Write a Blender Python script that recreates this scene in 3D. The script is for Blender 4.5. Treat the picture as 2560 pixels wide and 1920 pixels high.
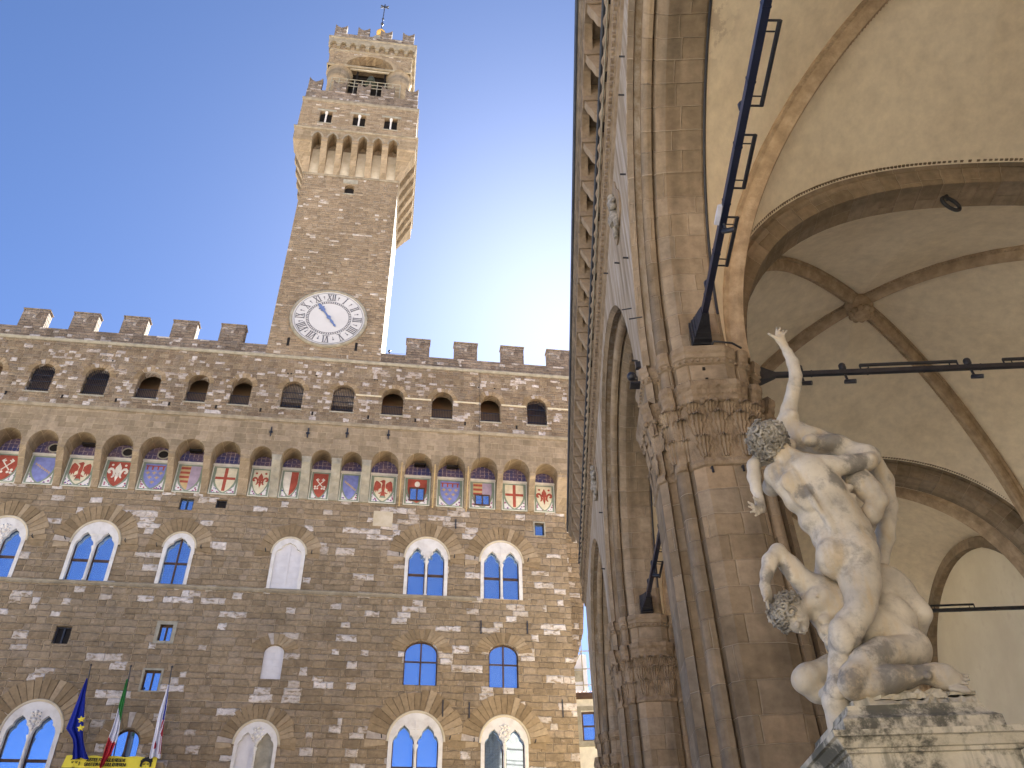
import bpy, math, random
import numpy as np
from mathutils import Vector, Matrix, geometry
random.seed(7)
pi = math.pi
rad = math.radians
C = bpy.context.scene.collection
for o in list(bpy.data.objects):
    bpy.data.objects.remove(o)
scene = bpy.context.scene

# ------------------------------------------------------------------ camera
FPX, PITCH, ROLL = 2108.55, rad(38.158), rad(-1.288)      # focal length in pixels of a 2560 wide picture
YAW_P, YAW_L = rad(8.873), rad(1.652)                     # facade of the palace, length of the loggia
r0 = Vector((1, 0, 0)); f0 = Vector((0, math.cos(PITCH), math.sin(PITCH))); u0 = Vector((0, -math.sin(PITCH), math.cos(PITCH)))
rv = r0*math.cos(ROLL) + u0*math.sin(ROLL)
uv_ = u0*math.cos(ROLL) - r0*math.sin(ROLL)
EYE = Vector((0, 0, 1.6))
cam = bpy.data.cameras.new('camera'); co = bpy.data.objects.new('camera', cam); C.objects.link(co)
m = Matrix.Identity(4)
for i in range(3):
    m[i][0] = rv[i]; m[i][1] = uv_[i]; m[i][2] = -f0[i]; m[i][3] = EYE[i]
co.matrix_world = m
cam.sensor_fit = 'HORIZONTAL'; cam.sensor_width = 36.0; cam.lens = 36.0*FPX/2560
cam.clip_start = 0.1; cam.clip_end = 4000
scene.camera = co
scene.render.resolution_x = 1024; scene.render.resolution_y = 768

# ------------------------------------------------------------------ sky and sun
SUN_EL, SUN_AZ = rad(42.2), rad(5.4)                     # ahead, a little right of the view, behind the loggia cornice
w = bpy.data.worlds.new('World'); scene.world = w; w.use_nodes = True
nt = w.node_tree; bg = nt.nodes['Background']
sky = nt.nodes.new('ShaderNodeTexSky'); sky.sky_type = 'NISHITA'; sky.sun_disc = False
sky.sun_elevation = SUN_EL; sky.sun_rotation = SUN_AZ
sky.altitude = 50; sky.air_density = 0.37; sky.dust_density = 0.20; sky.ozone_density = 7.0
nt.links.new(sky.outputs[0], bg.inputs[0]); bg.inputs[1].default_value = 0.05
sl = bpy.data.lights.new('sun', 'SUN'); so = bpy.data.objects.new('sun', sl); C.objects.link(so)
sl.energy = 5.0; sl.angle = rad(0.5); sl.color = (1.0, 0.94, 0.85)
sd = Vector((math.sin(SUN_AZ)*math.cos(SUN_EL), math.cos(SUN_AZ)*math.cos(SUN_EL), math.sin(SUN_EL)))
so.rotation_euler = (-sd).to_track_quat('-Z', 'Y').to_euler(); so.location = (0, 0, 120)
vs = scene.view_settings
vs.view_transform = 'Standard'; vs.look = 'None'; vs.exposure = 2.9; vs.gamma = 1.0
scene.render.engine = 'CYCLES'
scene.cycles.max_bounces = 10; scene.cycles.diffuse_bounces = 6

# ------------------------------------------------------------------ node helpers
class NT:
    def __init__(s, name):
        s.m = bpy.data.materials.new(name); s.m.use_nodes = True; s.t = s.m.node_tree
        s.b = s.t.nodes['Principled BSDF']; s.l = s.t.links
    def n(s, kind, **kw):
        x = s.t.nodes.new(kind)
        for k, v in kw.items(): setattr(x, k, v)
        return x
    def put(s, sock, v):
        if hasattr(v, 'links') or isinstance(v, bpy.types.NodeSocket): s.l.new(v, sock)
        else: sock.default_value = v
    def mt(s, op, a, b=None, c=None):
        x = s.n('ShaderNodeMath', operation=op); s.put(x.inputs[0], a)
        if b is not None: s.put(x.inputs[1], b)
        if c is not None: s.put(x.inputs[2], c)
        return x.outputs[0]
    def comb(s, a, b, c=0.0):
        x = s.n('ShaderNodeCombineXYZ'); s.put(x.inputs[0], a); s.put(x.inputs[1], b); s.put(x.inputs[2], c); return x.outputs[0]
    def noise(s, vec, scale, detail=3.0, rough=0.55):
        x = s.n('ShaderNodeTexNoise'); s.put(x.inputs['Vector'], vec); x.inputs['Scale'].default_value = scale
        x.inputs['Detail'].default_value = detail; x.inputs['Roughness'].default_value = rough; return x.outputs['Fac']
    def white(s, vec):
        x = s.n('ShaderNodeTexWhiteNoise', noise_dimensions='3D'); s.put(x.inputs['Vector'], vec); return x.outputs['Value'], x.outputs['Color']
    def ramp(s, fac, stops, interp='LINEAR'):
        x = s.n('ShaderNodeValToRGB'); s.put(x.inputs[0], fac); r = x.color_ramp; r.interpolation = interp
        while len(r.elements) > 1: r.elements.remove(r.elements[0])
        r.elements[0].position = stops[0][0]; r.elements[0].color = (*col(stops[0][1]), 1)
        for p, c in stops[1:]:
            e = r.elements.new(p); e.color = (*col(c), 1)
        return x.outputs[0]
    def mix(s, fac, a, b, blend='MIX'):
        x = s.n('ShaderNodeMix', data_type='RGBA', blend_type=blend); s.put(x.inputs[0], fac)
        for sock, v in ((x.inputs[6], a), (x.inputs[7], b)):
            if isinstance(v, bpy.types.NodeSocket): s.l.new(v, sock)
            else: sock.default_value = (*col(v), 1)
        return x.outputs[2]
    def sstep(s, v, a, b):
        x = s.n('ShaderNodeMapRange', interpolation_type='SMOOTHSTEP'); s.put(x.inputs[0], v)
        x.inputs[1].default_value = a; x.inputs[2].default_value = b; return x.outputs[0]
    def bump(s, h, dist, strength=1.0):
        x = s.n('ShaderNodeBump'); x.inputs['Distance'].default_value = dist; x.inputs['Strength'].default_value = strength
        s.put(x.inputs['Height'], h); s.l.new(x.outputs[0], s.b.inputs['Normal'])
    def coords(s, kind='Object'):
        return s.n('ShaderNodeTexCoord').outputs[kind]
    def done(s, c, rough=0.85, spec=0.25):
        s.put(s.b.inputs['Base Color'], c if isinstance(c, bpy.types.NodeSocket) else (*col(c), 1))
        s.b.inputs['Roughness'].default_value = rough; s.b.inputs['Specular IOR Level'].default_value = spec
        return s.m
def col(c): return (c, c, c) if isinstance(c, (int, float)) else tuple(c[:3])

def block_mat(name, h, wd, stops, mortar, joint=0.012, space='Object', bump=0.03, warp=0.05, grain=0.25, stain=0.3, jitter=0.7, pale=None, rag=.03, joint_mix=0.7):
    """Coursed stone: every course has its own block length, every block its own tone."""
    t = NT(name)
    p = t.coords(space)
    sx = t.n('ShaderNodeSeparateXYZ'); t.l.new(p, sx.inputs[0])
    if space == 'Object':
        u = t.mt('ADD', sx.outputs[0], sx.outputs[1]); v = sx.outputs[2]
    else:
        u = sx.outputs[0]; v = sx.outputs[1]
    P = t.comb(u, v, 0.0)
    n1 = t.noise(P, 1.1/max(h, .2)*.5, 2.0); n2 = t.noise(t.comb(v, u, 5.0), 1.3/max(h, .2)*.5, 2.0)
    u = t.mt('ADD', u, t.mt('MULTIPLY', t.mt('SUBTRACT', n1, 0.5), warp*2))
    v = t.mt('ADD', v, t.mt('MULTIPLY', t.mt('SUBTRACT', n2, 0.5), warp))
    n3 = t.n('ShaderNodeTexNoise'); t.l.new(P, n3.inputs['Vector']); n3.inputs['Scale'].default_value = 2.6; n3.inputs['Detail'].default_value = 3.0
    sc = t.n('ShaderNodeSeparateColor'); t.l.new(n3.outputs['Color'], sc.inputs[0])
    u = t.mt('ADD', u, t.mt('MULTIPLY', t.mt('SUBTRACT', sc.outputs[0], 0.5), rag*2.4))
    v = t.mt('ADD', v, t.mt('MULTIPLY', t.mt('SUBTRACT', sc.outputs[1], 0.5), rag*2.4))
    vn = t.noise(t.comb(0.0, v, 3.0), 0.55/h, 1.0)
    v2 = t.mt('ADD', v, t.mt('MULTIPLY', vn, h*1.1))
    rr = t.mt('DIVIDE', v2, h); row = t.mt('FLOOR', rr); fv = t.mt('FRACT', rr)
    rnd, rcol = t.white(t.comb(row, 3.7, 1.1)); rnd2, _ = t.white(t.comb(row, 9.1, 4.3))
    wrow = t.mt('MULTIPLY', t.mt('ADD', 0.62, t.mt('MULTIPLY', rnd2, 0.8)), wd)
    uu = t.mt('ADD', t.mt('DIVIDE', u, wrow), t.mt('MULTIPLY', rnd, 37.0))
    c = t.mt('ROUND', uu)
    jr, _ = t.white(t.comb(c, row, 7.7))
    edge = t.mt('ADD', c, t.mt('MULTIPLY', t.mt('SUBTRACT', jr, 0.5), jitter))
    idc = t.mt('SUBTRACT', c, t.mt('LESS_THAN', uu, edge))
    du = t.mt('MULTIPLY', t.mt('ABSOLUTE', t.mt('SUBTRACT', uu, edge)), wrow)
    dv = t.mt('MULTIPLY', t.mt('MINIMUM', fv, t.mt('SUBTRACT', 1.0, fv)), h)
    d = t.mt('MINIMUM', du, dv)
    r1, rc = t.white(t.comb(idc, row, 0.3)); r2, _ = t.white(t.comb(idc, row, 5.9))
    base = t.ramp(r1, stops)
    if pale:
        ragged = t.sstep(t.noise(t.comb(u, t.mt('MULTIPLY', v, 2.2), r2), 2.4, 4.0, .65), .36, .50)
        pm = t.mt('MULTIPLY', t.mt('GREATER_THAN', r2, 1-pale[0]), ragged)
        base = t.mix(pm, base, t.mix(r1, pale[1], pale[2]))
        # bleached scabs that run across a block
        sp = t.noise(t.comb(u, t.mt('MULTIPLY', v, 2.6), 7.0), 1.7, 5.0, .7)
        base = t.mix(t.mt('MULTIPLY', t.sstep(sp, .63, .70), .75), base, pale[1])
    g = t.noise(P, 6.0/max(h, .15)*.35, 5.0, 0.65)
    g2 = t.noise(t.comb(u, v, r2), 2.2, 4.0, 0.6)
    base = t.mix(1.0, base, t.ramp(g, [(0.25, 1-grain), (0.75, 1+grain)]), 'MULTIPLY')
    base = t.mix(1.0, base, t.ramp(g2, [(0.3, 0.86), (0.7, 1.12)]), 'MULTIPLY')
    big = t.noise(P, 0.13, 3.0)
    streak = t.noise(t.comb(t.mt('MULTIPLY', u, 1.4), t.mt('MULTIPLY', v, 0.12), 2.0), 1.0, 3.0)
    base = t.mix(1.0, base, t.ramp(big, [(0.3, 1-stain*.6), (0.7, 1+stain*.4)]), 'MULTIPLY')
    base = t.mix(1.0, base, t.ramp(streak, [(0.32, 1-stain*.7), (0.6, 1.05)]), 'MULTIPLY')
    jn = t.mt('SUBTRACT', 1.0, t.sstep(d, joint*.5, joint*1.6))
    vis = t.sstep(t.noise(P, .8, 2.0), .38, .6)
    base = t.mix(t.mt('MULTIPLY', jn, t.mt('MULTIPLY', t.mt('ADD', .35, vis), joint_mix)), base, mortar)
    hgt = t.mt('ADD', t.sstep(d, 0.0, joint*4.5), t.mt('ADD', t.mt('MULTIPLY', r2, .45), t.mt('MULTIPLY', g, .5)))
    t.bump(hgt, bump)
    return t.done(base, .9, .15)

def noise_mat(name, stops, scale=2.0, bump=0.0, rough=.85, spec=.2, space='Object', detail=6.0, sc2=None, c2=None):
    t = NT(name); p = t.coords(space)
    f = t.noise(p, scale, detail, .6); c = t.ramp(f, stops)
    if c2 is not None:
        f2 = t.noise(p, sc2, 4.0, .6); c = t.mix(t.sstep(f2, .52, .68), c, c2)
    if bump: t.bump(t.noise(p, scale*4, 5.0, .65), bump)
    return t.done(c, rough, spec)

def island_mat(name, stops, bump=.02, grain=.25, scale=3.0):
    """stone whose tone changes from one loose piece of the mesh to the next"""
    t = NT(name); g = t.n('ShaderNodeNewGeometry'); p = t.coords('Object')
    c = t.ramp(g.outputs['Random Per Island'], stops)
    f = t.noise(p, scale, 5.0, .65)
    c = t.mix(1.0, c, t.ramp(f, [(.28, 1-grain), (.72, 1+grain)]), 'MULTIPLY')
    t.bump(f, bump); return t.done(c, .9, .15)

M = {}
# palace masonry: brown sandstone with scattered pale blocks
M['rustic'] = block_mat('rusticated_sandstone', .43, .84,
    [(0, (0.215, 0.158, 0.096)), (.3, (0.252, 0.186, 0.112)), (.6, (0.282, 0.210, 0.129)), (.85, (0.261, 0.201, 0.135)), (1, (0.316, 0.237, 0.152))],
    (0.488, 0.378, 0.244), .014, bump=.055, warp=.10, rag=.06, grain=.30, stain=.22, joint_mix=.42, pale=(.14, (.46, .385, .305), (.60, .54, .485)))
M['upper'] = block_mat('mixed_upper_masonry', .27, .46,
    [(0, (0.185, 0.135, 0.088)), (.25, (0.233, 0.169, 0.107)), (.5, (0.273, 0.206, 0.129)), (.75, (0.226, 0.175, 0.125)), (1, (0.321, 0.248, 0.160))],
    (0.414, 0.322, 0.207), .013, bump=.04, warp=.08, rag=.045, grain=.34, stain=.3, joint_mix=.4, pale=(.17, (.42, .35, .28), (.58, .52, .47)))
M['parapet'] = block_mat('weathered_parapet_masonry', .27, .44,
    [(0, (0.164, 0.125, 0.095)), (.35, (0.230, 0.176, 0.129)), (.65, (0.284, 0.221, 0.161)), (1, (0.212, 0.175, 0.143))],
    (0.338, 0.273, 0.195), .013, bump=.06, warp=.08, rag=.04, grain=.36, stain=.4, joint_mix=.4, pale=(.11, (.42, .36, .3), (.58, .52, .47)))
M['towerstone'] = block_mat('hazed_tower_masonry', .26, .50,
    [(0, (0.232, 0.172, 0.112)), (.3, (0.285, 0.211, 0.133)), (.6, (0.322, 0.241, 0.151)), (.85, (0.293, 0.227, 0.156)), (1, (0.374, 0.287, 0.186))],
    (0.488, 0.384, 0.250), .011, bump=.05, warp=.07, rag=.035, grain=.22, stain=.18, joint_mix=.5, pale=(.05, (0.464, 0.390, 0.305), (0.586, 0.512, 0.427)))  # tones lightened and grain lowered so the tower looks veiled by haze
M['ashlar'] = block_mat('smooth_gallery_ashlar', .48, .95,
    [(0, (0.251, 0.192, 0.120)), (.5, (0.293, 0.225, 0.143)), (1, (0.344, 0.267, 0.176))], (0.511, 0.403, 0.255), .01, bump=.015, warp=.02, grain=.15, stain=.25, joint_mix=.4)
M['loggia'] = block_mat('loggia_sandstone_ashlar', .46, .92,
    [(0, (0.243, 0.185, 0.121)), (.25, (0.282, 0.217, 0.144)), (.5, (0.306, 0.236, 0.159)), (.75, (0.275, 0.221, 0.159)), (.9, (0.322, 0.242, 0.160)), (1, (0.341, 0.269, 0.188))],
    (.42, .35, .26), .005, space='UV', bump=.012, warp=.03, rag=.016, grain=.24, stain=.55, jitter=.6, joint_mix=.42)
M['loggia_plain'] = noise_mat('carved_loggia_stone', [(.25, (.19, .144, .096)), (.5, (.29, .222, .15)), (.75, (.38, .305, .215))], 2.6, .04)
M['loggia_pale'] = noise_mat('washed_loggia_stone', [(.25, (.26, .205, .14)), (.5, (.36, .30, .22)), (.75, (.50, .44, .36))], 1.4, .02, sc2=.9, c2=(.29, .215, .14))
def carved():
    t = NT('carved_acanthus_stone'); p = t.coords('Object')
    c = t.ramp(t.noise(p, 3.0, 6.0, .65), [(.25, (.15, .112, .072)), (.5, (.27, .205, .138)), (.75, (.38, .305, .215))])
    mp = t.n('ShaderNodeMapping'); t.l.new(p, mp.inputs[0]); mp.inputs['Scale'].default_value = (11.0, 11.0, 2.6)
    t.bump(t.mt('ADD', t.noise(mp.outputs[0], 1.0, 4.0, .6), t.mt('MULTIPLY', t.noise(p, 7.0, 4.0, .6), .6)), .05)
    return t.done(c, .92, .1)
M['carved'] = carved()
def washed():
    t = NT('streaked_spandrel_stone'); p = t.coords('Object')
    mp = t.n('ShaderNodeMapping'); t.l.new(p, mp.inputs[0]); mp.inputs['Scale'].default_value = (2.2, 2.2, .16)
    f = t.noise(mp.outputs[0], 1.6, 6.0, .7)
    c = t.ramp(f, [(.3, (.20, .155, .10)), (.45, (.31, .25, .18)), (.58, (.42, .365, .30)), (.72, (.56, .51, .45))])
    c = t.mix(t.mt('MULTIPLY', t.sstep(t.noise(p, .9, 4.0), .5, .7), .6), c, (.30, .235, .155))
    t.bump(t.noise(p, 6.0, 5.0, .6), .02)
    return t.done(c, .9, .12)
M['washed'] = washed()
M['cornice'] = noise_mat('sooty_cornice_stone', [(.25, (.10, .08, .062)), (.5, (.19, .152, .11)), (.75, (.29, .235, .17))], 2.2, .03)
M['gutter'] = noise_mat('dark_lead_gutter', [(.3, (.045, .05, .06)), (.7, (.08, .09, .105))], 1.5, rough=.6)
M['rib'] = noise_mat('dark_rib_stone', [(.25, (0.282, 0.211, 0.135)), (.5, (0.443, 0.332, 0.215)), (.75, (0.603, 0.471, 0.320))], 3.2, .03)
PATCH = (.85, -4.7, 16.6)
def plaster():
    t = NT('aged_vault_plaster'); p = t.coords('Object')
    c = t.ramp(t.noise(p, .35, 5.0, .6), [(.3, (.74, .635, .465)), (.55, (.80, .70, .525)), (.75, (.83, .735, .565))])
    c = t.mix(1.0, c, t.ramp(t.noise(p, 2.8, 6.0, .7), [(.3, .88), (.7, 1.08)]), 'MULTIPLY')
    # a flaked patch beside the front arch (distance from its middle, in the building's own axes)
    vm = t.n('ShaderNodeVectorMath', operation='DISTANCE'); t.l.new(p, vm.inputs[0]); vm.inputs[1].default_value = PATCH
    near = t.sstep(t.mt('MULTIPLY', vm.outputs['Value'], -1.0), -1.15, -.25)
    c = t.mix(t.mt('MULTIPLY', t.sstep(t.noise(p, 2.6, 7.0, .68), .49, .56), near), c, (.36, .27, .20))
    c = t.mix(t.mt('MULTIPLY', t.sstep(t.noise(p, .8, 4.0), .58, .75), .25), c, (.50, .42, .31))
    t.bump(t.noise(p, 1.1, 5.0, .55), .03)
    return t.done(c, .92, .1)
M['plaster'] = plaster()
M['backwall'] = noise_mat('cream_back_wall_plaster', [(.3, (.72, .63, .45)), (.6, (.80, .71, .52)), (.8, (.84, .76, .58))], .6, .01, sc2=2.2, c2=(.75, .655, .475))
M['marble'] = noise_mat('white_window_marble', [(.25, (.52, .47, .41)), (.5, (.66, .62, .56)), (.75, (.74, .71, .66))], 1.6, .012, rough=.6, spec=.3)
M['voussoir'] = island_mat('arch_stone', [(0, (0.194, 0.137, 0.075)), (.5, (0.287, 0.208, 0.118)), (.94, (0.358, 0.272, 0.169)), (.95, (.38, .32, .26)), (1, (.48, .42, .36))], .03)
M['moulding'] = noise_mat('moulding_stone', [(.25, (0.168, 0.138, 0.096)), (.5, (0.264, 0.222, 0.156)), (.75, (0.360, 0.312, 0.228))], 1.8, .02)
M['greystone'] = noise_mat('grey_sandstone', [(.25, (0.207, 0.190, 0.144)), (.5, (0.310, 0.282, 0.213)), (.75, (0.414, 0.380, 0.299))], 2.0, .02)
M['palestone'] = noise_mat('pale_stone', [(.3, (.46, .38, .25)), (.7, (.6, .52, .38))], 1.5, .01)
M['wood'] = noise_mat('brown_window_wood', [(.3, (.06, .033, .022)), (.7, (.115, .066, .045))], 3.0, .004, rough=.6)
M['whiteboard'] = noise_mat('white_shutter_paint', [(.3, (.58, .55, .53)), (.7, (.68, .65, .63))], 2.0, .004, rough=.6)
M['iron'] = noise_mat('dark_iron', [(.3, (.012, .013, .018)), (.7, (.03, .031, .038))], 6.0, .002, rough=.45, spec=.5)
M['navy'] = noise_mat('navy_painted_steel', [(.3, (.010, .014, .034)), (.7, (.02, .026, .055))], 3.0, .002, rough=.35, spec=.5)
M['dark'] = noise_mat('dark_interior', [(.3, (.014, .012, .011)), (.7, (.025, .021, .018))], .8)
M['inner'] = noise_mat('warm_interior_plaster', [(.3, (.21, .14, .085)), (.7, (.27, .185, .115))], .8)
M['tile'] = noise_mat('terracotta_tile', [(.3, (.3, .115, .05)), (.7, (.42, .18, .08))], 4.0, .02)
M['copper'] = noise_mat('gilt_copper', [(.3, (.5, .27, .05)), (.7, (.66, .4, .1))], 3.0, rough=.4, spec=.5)
M['bronze'] = noise_mat('green_bronze', [(.3, (.05, .06, .05)), (.7, (.1, .12, .1))], 2.0, rough=.5)
M['dial'] = noise_mat('pale_clock_dial', [(.3, (.54, .525, .50)), (.7, (.60, .585, .56))], .6, rough=.7)
M['numeral'] = noise_mat('grey_numeral_paint', [(.3, (.10, .10, .11)), (.7, (.14, .14, .15))], 2.0)
M['hand'] = noise_mat('blue_hand_paint', [(.3, (.11, .16, .32)), (.7, (.15, .21, .38))], 2.0)
def paint(name, c, v=.14, sc=2.5, rough=.85):
    return noise_mat(name, [(.3, tuple(x*(1-v) for x in c)), (.7, tuple(min(1, x*(1+v)) for x in c))], sc, rough=rough)
M['p_white'] = paint('faded_white_fresco', (.66, .61, .50))
M['p_cream'] = paint('cream_fresco', (.62, .55, .38))
M['p_red'] = paint('brick_red_fresco', (.33, .075, .048), .25)
M['p_blue'] = paint('faded_blue_fresco', (.19, .21, .42), .22)
M['p_purple'] = paint('faded_purple_fresco', (.36, .28, .33), .18)
M['p_gold'] = paint('faded_gold_fresco', (.46, .33, .16))
M['p_green'] = paint('grey_green_fresco', (.22, .26, .185), .15)
def lattice():
    t = NT('blue_and_purple_lattice_fresco'); p = t.coords('Object'); s = t.n('ShaderNodeSeparateXYZ'); t.l.new(p, s.inputs[0])
    fu = t.mt('FRACT', t.mt('MULTIPLY', s.outputs[0], 3.2)); fz = t.mt('FRACT', t.mt('MULTIPLY', s.outputs[2], 3.4))
    lu = t.mt('LESS_THAN', t.mt('ABSOLUTE', t.mt('SUBTRACT', fu, .5)), .09); lz = t.mt('LESS_THAN', t.mt('ABSOLUTE', t.mt('SUBTRACT', fz, .5)), .07)
    base = t.ramp(t.noise(p, .9, 3.0), [(.35, (.05, .055, .14)), (.6, (.12, .085, .12)), (.75, (.17, .12, .12))])
    ln = t.mt('MULTIPLY', t.mt('MAXIMUM', lu, lz), t.sstep(t.noise(p, 5.0, 2.0), .35, .6))
    return t.done(t.mix(t.mt('MULTIPLY', ln, .65), base, (.42, .32, .27)), .9, .1)
M['lattice'] = lattice()
def dots():
    t = NT('white_fresco_with_red_and_blue_dots'); p = t.coords('Object')
    v = t.n('ShaderNodeTexVoronoi'); t.l.new(p, v.inputs['Vector']); v.inputs['Scale'].default_value = 5.5
    c = t.mix(t.mt('LESS_THAN', v.outputs['Distance'], .38), (.66, .62, .58), t.ramp(t.white(v.outputs['Position'])[0], [(0, (.36, .08, .1)), (.5, (.3, .1, .2)), (1, (.1, .09, .26))]))
    return t.done(c, .9, .1)
M['dots'] = dots()
def glass():
    t = NT('sky_reflecting_window_glass'); p = t.coords('Object')
    t.b.inputs['Base Color'].default_value = (.38, .54, .78, 1); t.b.inputs['Metallic'].default_value = .85
    t.b.inputs['Roughness'].default_value = .03
    return t.m
M['glass'] = glass()
def leaded():
    t = NT('leaded_window_glass'); p = t.coords('Object'); s = t.n('ShaderNodeSeparateXYZ'); t.l.new(p, s.inputs[0])
    fu = t.mt('FRACT', t.mt('MULTIPLY', s.outputs[0], 6.0)); fz = t.mt('FRACT', t.mt('MULTIPLY', s.outputs[2], 6.0))
    ln = t.mt('MAXIMUM', t.mt('LESS_THAN', fu, .07), t.mt('LESS_THAN', fz, .07))
    c = t.mix(ln, (.36, .52, .76), (.22, .29, .42)); t.l.new(c, t.b.inputs['Base Color']); t.b.inputs['Metallic'].default_value = .85; t.b.inputs['Roughness'].default_value = .05
    return t.m
M['leaded'] = leaded()
M['hair'] = noise_mat('weathered_marble_curls', [(.3, (.12, .11, .095)), (.5, (.26, .24, .20)), (.7, (.46, .43, .365))], 7.0, .004, rough=.7)
def pedestal_mat():
    t = NT('stained_pedestal_marble'); p = t.coords('Object')
    c = t.ramp(t.noise(p, 2.3, 6.0, .65), [(.28, (.36, .33, .25)), (.5, (.58, .53, .41)), (.75, (.68, .63, .52))])
    c = t.mix(t.mt('MULTIPLY', t.sstep(t.noise(p, 1.9, 7.0, .72), .46, .58), .9), c, (.075, .075, .06))
    st = t.n('ShaderNodeMapping'); t.l.new(p, st.inputs[0]); st.inputs['Scale'].default_value = (9.0, 9.0, .9)
    c = t.mix(t.mt('MULTIPLY', t.sstep(t.noise(st.outputs[0], 1.0, 4.0, .6), .5, .7), .6), c, (.12, .12, .09))
    t.bump(t.noise(p, 9.0, 5.0, .65), .012)
    return t.done(c, .8, .2)
M['pedestal'] = pedestal_mat()
def paving():
    t = NT('grey_stone_paving'); p = t.coords('Object')
    b = t.n('ShaderNodeTexBrick'); t.l.new(p, b.inputs['Vector']); b.inputs['Scale'].default_value = 1.0
    b.inputs['Color1'].default_value = (.50, .465, .40, 1); b.inputs['Color2'].default_value = (.43, .40, .35, 1); b.inputs['Mortar'].default_value = (.25, .235, .21, 1)
    b.inputs['Brick Width'].default_value = 1.1; b.inputs['Row Height'].default_value = .6; b.inputs['Mortar Size'].default_value = .012
    c = t.mix(1.0, b.outputs['Color'], t.ramp(t.noise(p, .4, 5.0), [(.3, .82), (.7, 1.12)]), 'MULTIPLY')
    return t.done(c, .85, .2)
M['paving'] = paving()

# ------------------------------------------------------------------ mesh helpers
class MB:
    def __init__(s, off=(0, 0, 0)):
        s.v = []; s.f = []; s.mi = []; s.uv = []; s.sm = []; s.off = off
    def add(s, verts, faces, mi=0, uvs=None, smooth=False):
        b = len(s.v); s.v.extend(verts)
        for i, f in enumerate(faces):
            s.f.append([b+q for q in f]); s.mi.append(mi); s.sm.append(smooth)
            s.uv.append(uvs[i] if uvs else None)
    def box(s, x0, x1, y0, y1, z0, z1, mi=0):
        v = [(x0, y0, z0), (x1, y0, z0), (x1, y1, z0), (x0, y1, z0), (x0, y0, z1), (x1, y0, z1), (x1, y1, z1), (x0, y1, z1)]
        f = [(0, 3, 2, 1), (4, 5, 6, 7), (0, 1, 5, 4), (1, 2, 6, 5), (2, 3, 7, 6), (3, 0, 4, 7)]
        uv = []
        for q in f:
            p = [v[i] for i in q]
            zs = {round(a[2], 6) for a in p}
            uv.append([(a[0]+a[1], a[2]) if len(zs) > 1 else (a[0], a[1]) for a in p])
        s.add(v, f, mi, uv)
    def plate(s, outer, holes=(), d0=0.0, d1=.3, axis='y', mi=0, hole_side=True, back=True):
        """flat slab with openings; outline points (a, z); axis y: a = x ; axis x: a = y"""
        loops = [list(outer)]+[list(h) for h in holes]
        pts = [p for l in loops for p in l]
        tris = geometry.tessellate_polygon([[Vector((p[0], p[1], 0)) for p in l] for l in loops])
        n = len(pts)
        mk = (lambda p, d: (p[0], d, p[1])) if axis == 'y' else ((lambda p, d: (d, p[0], p[1])) if axis == 'x' else (lambda p, d: (p[0], p[1], d)))
        v = [mk(p, d0) for p in pts]+[mk(p, d1) for p in pts]
        f = []; uv = []
        for t in tris:
            a, b, c = [pts[i] for i in t]
            if (b[0]-a[0])*(c[1]-a[1])-(b[1]-a[1])*(c[0]-a[0]) < 0: t = (t[0], t[2], t[1])
            f.append(tuple(t)); uv.append([pts[i] for i in t])
            if back: f.append((t[2]+n, t[1]+n, t[0]+n)); uv.append([pts[i] for i in (t[2], t[1], t[0])])
        b = 0
        for l in loops:
            L = len(l); acc = 0
            for i in range(L):
                j = (i+1) % L
                e = math.dist(l[i], l[j])
                f.append((b+i, b+i+n, b+j+n, b+j)); uv.append([(d0, acc), (d1, acc), (d1, acc+e), (d0, acc+e)])
                acc += e
            b += L
        s.add(v, f, mi, uv)
    def loft(s, rings, mi=0, closed=True, caps=(False, False), smooth=False, vs=None, us=None):
        """rings: lists of points of one length"""
        n = len(rings[0]); v = [p for r in rings for p in r]; f = []; uv = []
        if us is None:
            us = [0.0]
            for i in range(n):
                us.append(us[-1]+math.dist(rings[0][i], rings[0][(i+1) % n]))
        if vs is None:
            vs = [0.0]
            for i in range(1, len(rings)): vs.append(vs[-1]+math.dist(rings[i-1][0], rings[i][0]))
        for i in range(len(rings)-1):
            for j in range(n if closed else n-1):
                k = (j+1) % n
                f.append((i*n+j, i*n+k, (i+1)*n+k, (i+1)*n+j))
                ua, ub = us[j] if isinstance(us[j], tuple) else (us[j], us[j+1])
                uv.append([(ua, vs[i]), (ub, vs[i]), (ub, vs[i+1]), (ua, vs[i+1])])
        s.add(v, f, mi, uv, smooth)
        if caps[0]: s.add(list(rings[0]), [tuple(range(n))[::-1]], mi, [[(p[0], p[1]) for p in rings[0]][::-1]])
        if caps[1]: s.add(list(rings[-1]), [tuple(range(n))], mi, [[(p[0], p[1]) for p in rings[-1]]])
    def tube(s, pts, r, n=8, mi=0, cap=True, smooth=True):
        pts = [Vector(p) for p in pts]; rr = r if isinstance(r, (list, tuple)) else [r]*len(pts)
        rings = []; up = None
        for i, p in enumerate(pts):
            t = (pts[min(i+1, len(pts)-1)]-pts[max(i-1, 0)]).normalized()
            if up is None:
                up = Vector((0, 0, 1)) if abs(t.z) < .9 else Vector((1, 0, 0))
            a = t.cross(up)
            if a.length < 1e-5: a = t.orthogonal()
            a.normalize(); b = a.cross(t).normalized(); up = b
            rings.append([tuple(p+(a*math.cos(2*pi*k/n)+b*math.sin(2*pi*k/n))*rr[i]) for k in range(n)])
        s.loft(rings, mi, True, (cap, cap), smooth)
    def lathe(s, prof, cx, cy, n=16, mi=0, smooth=True):
        s.loft([[(cx+r*math.cos(2*pi*k/n), cy+r*math.sin(2*pi*k/n), z) for k in range(n)] for r, z in prof], mi, True, (True, True), smooth)
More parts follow.
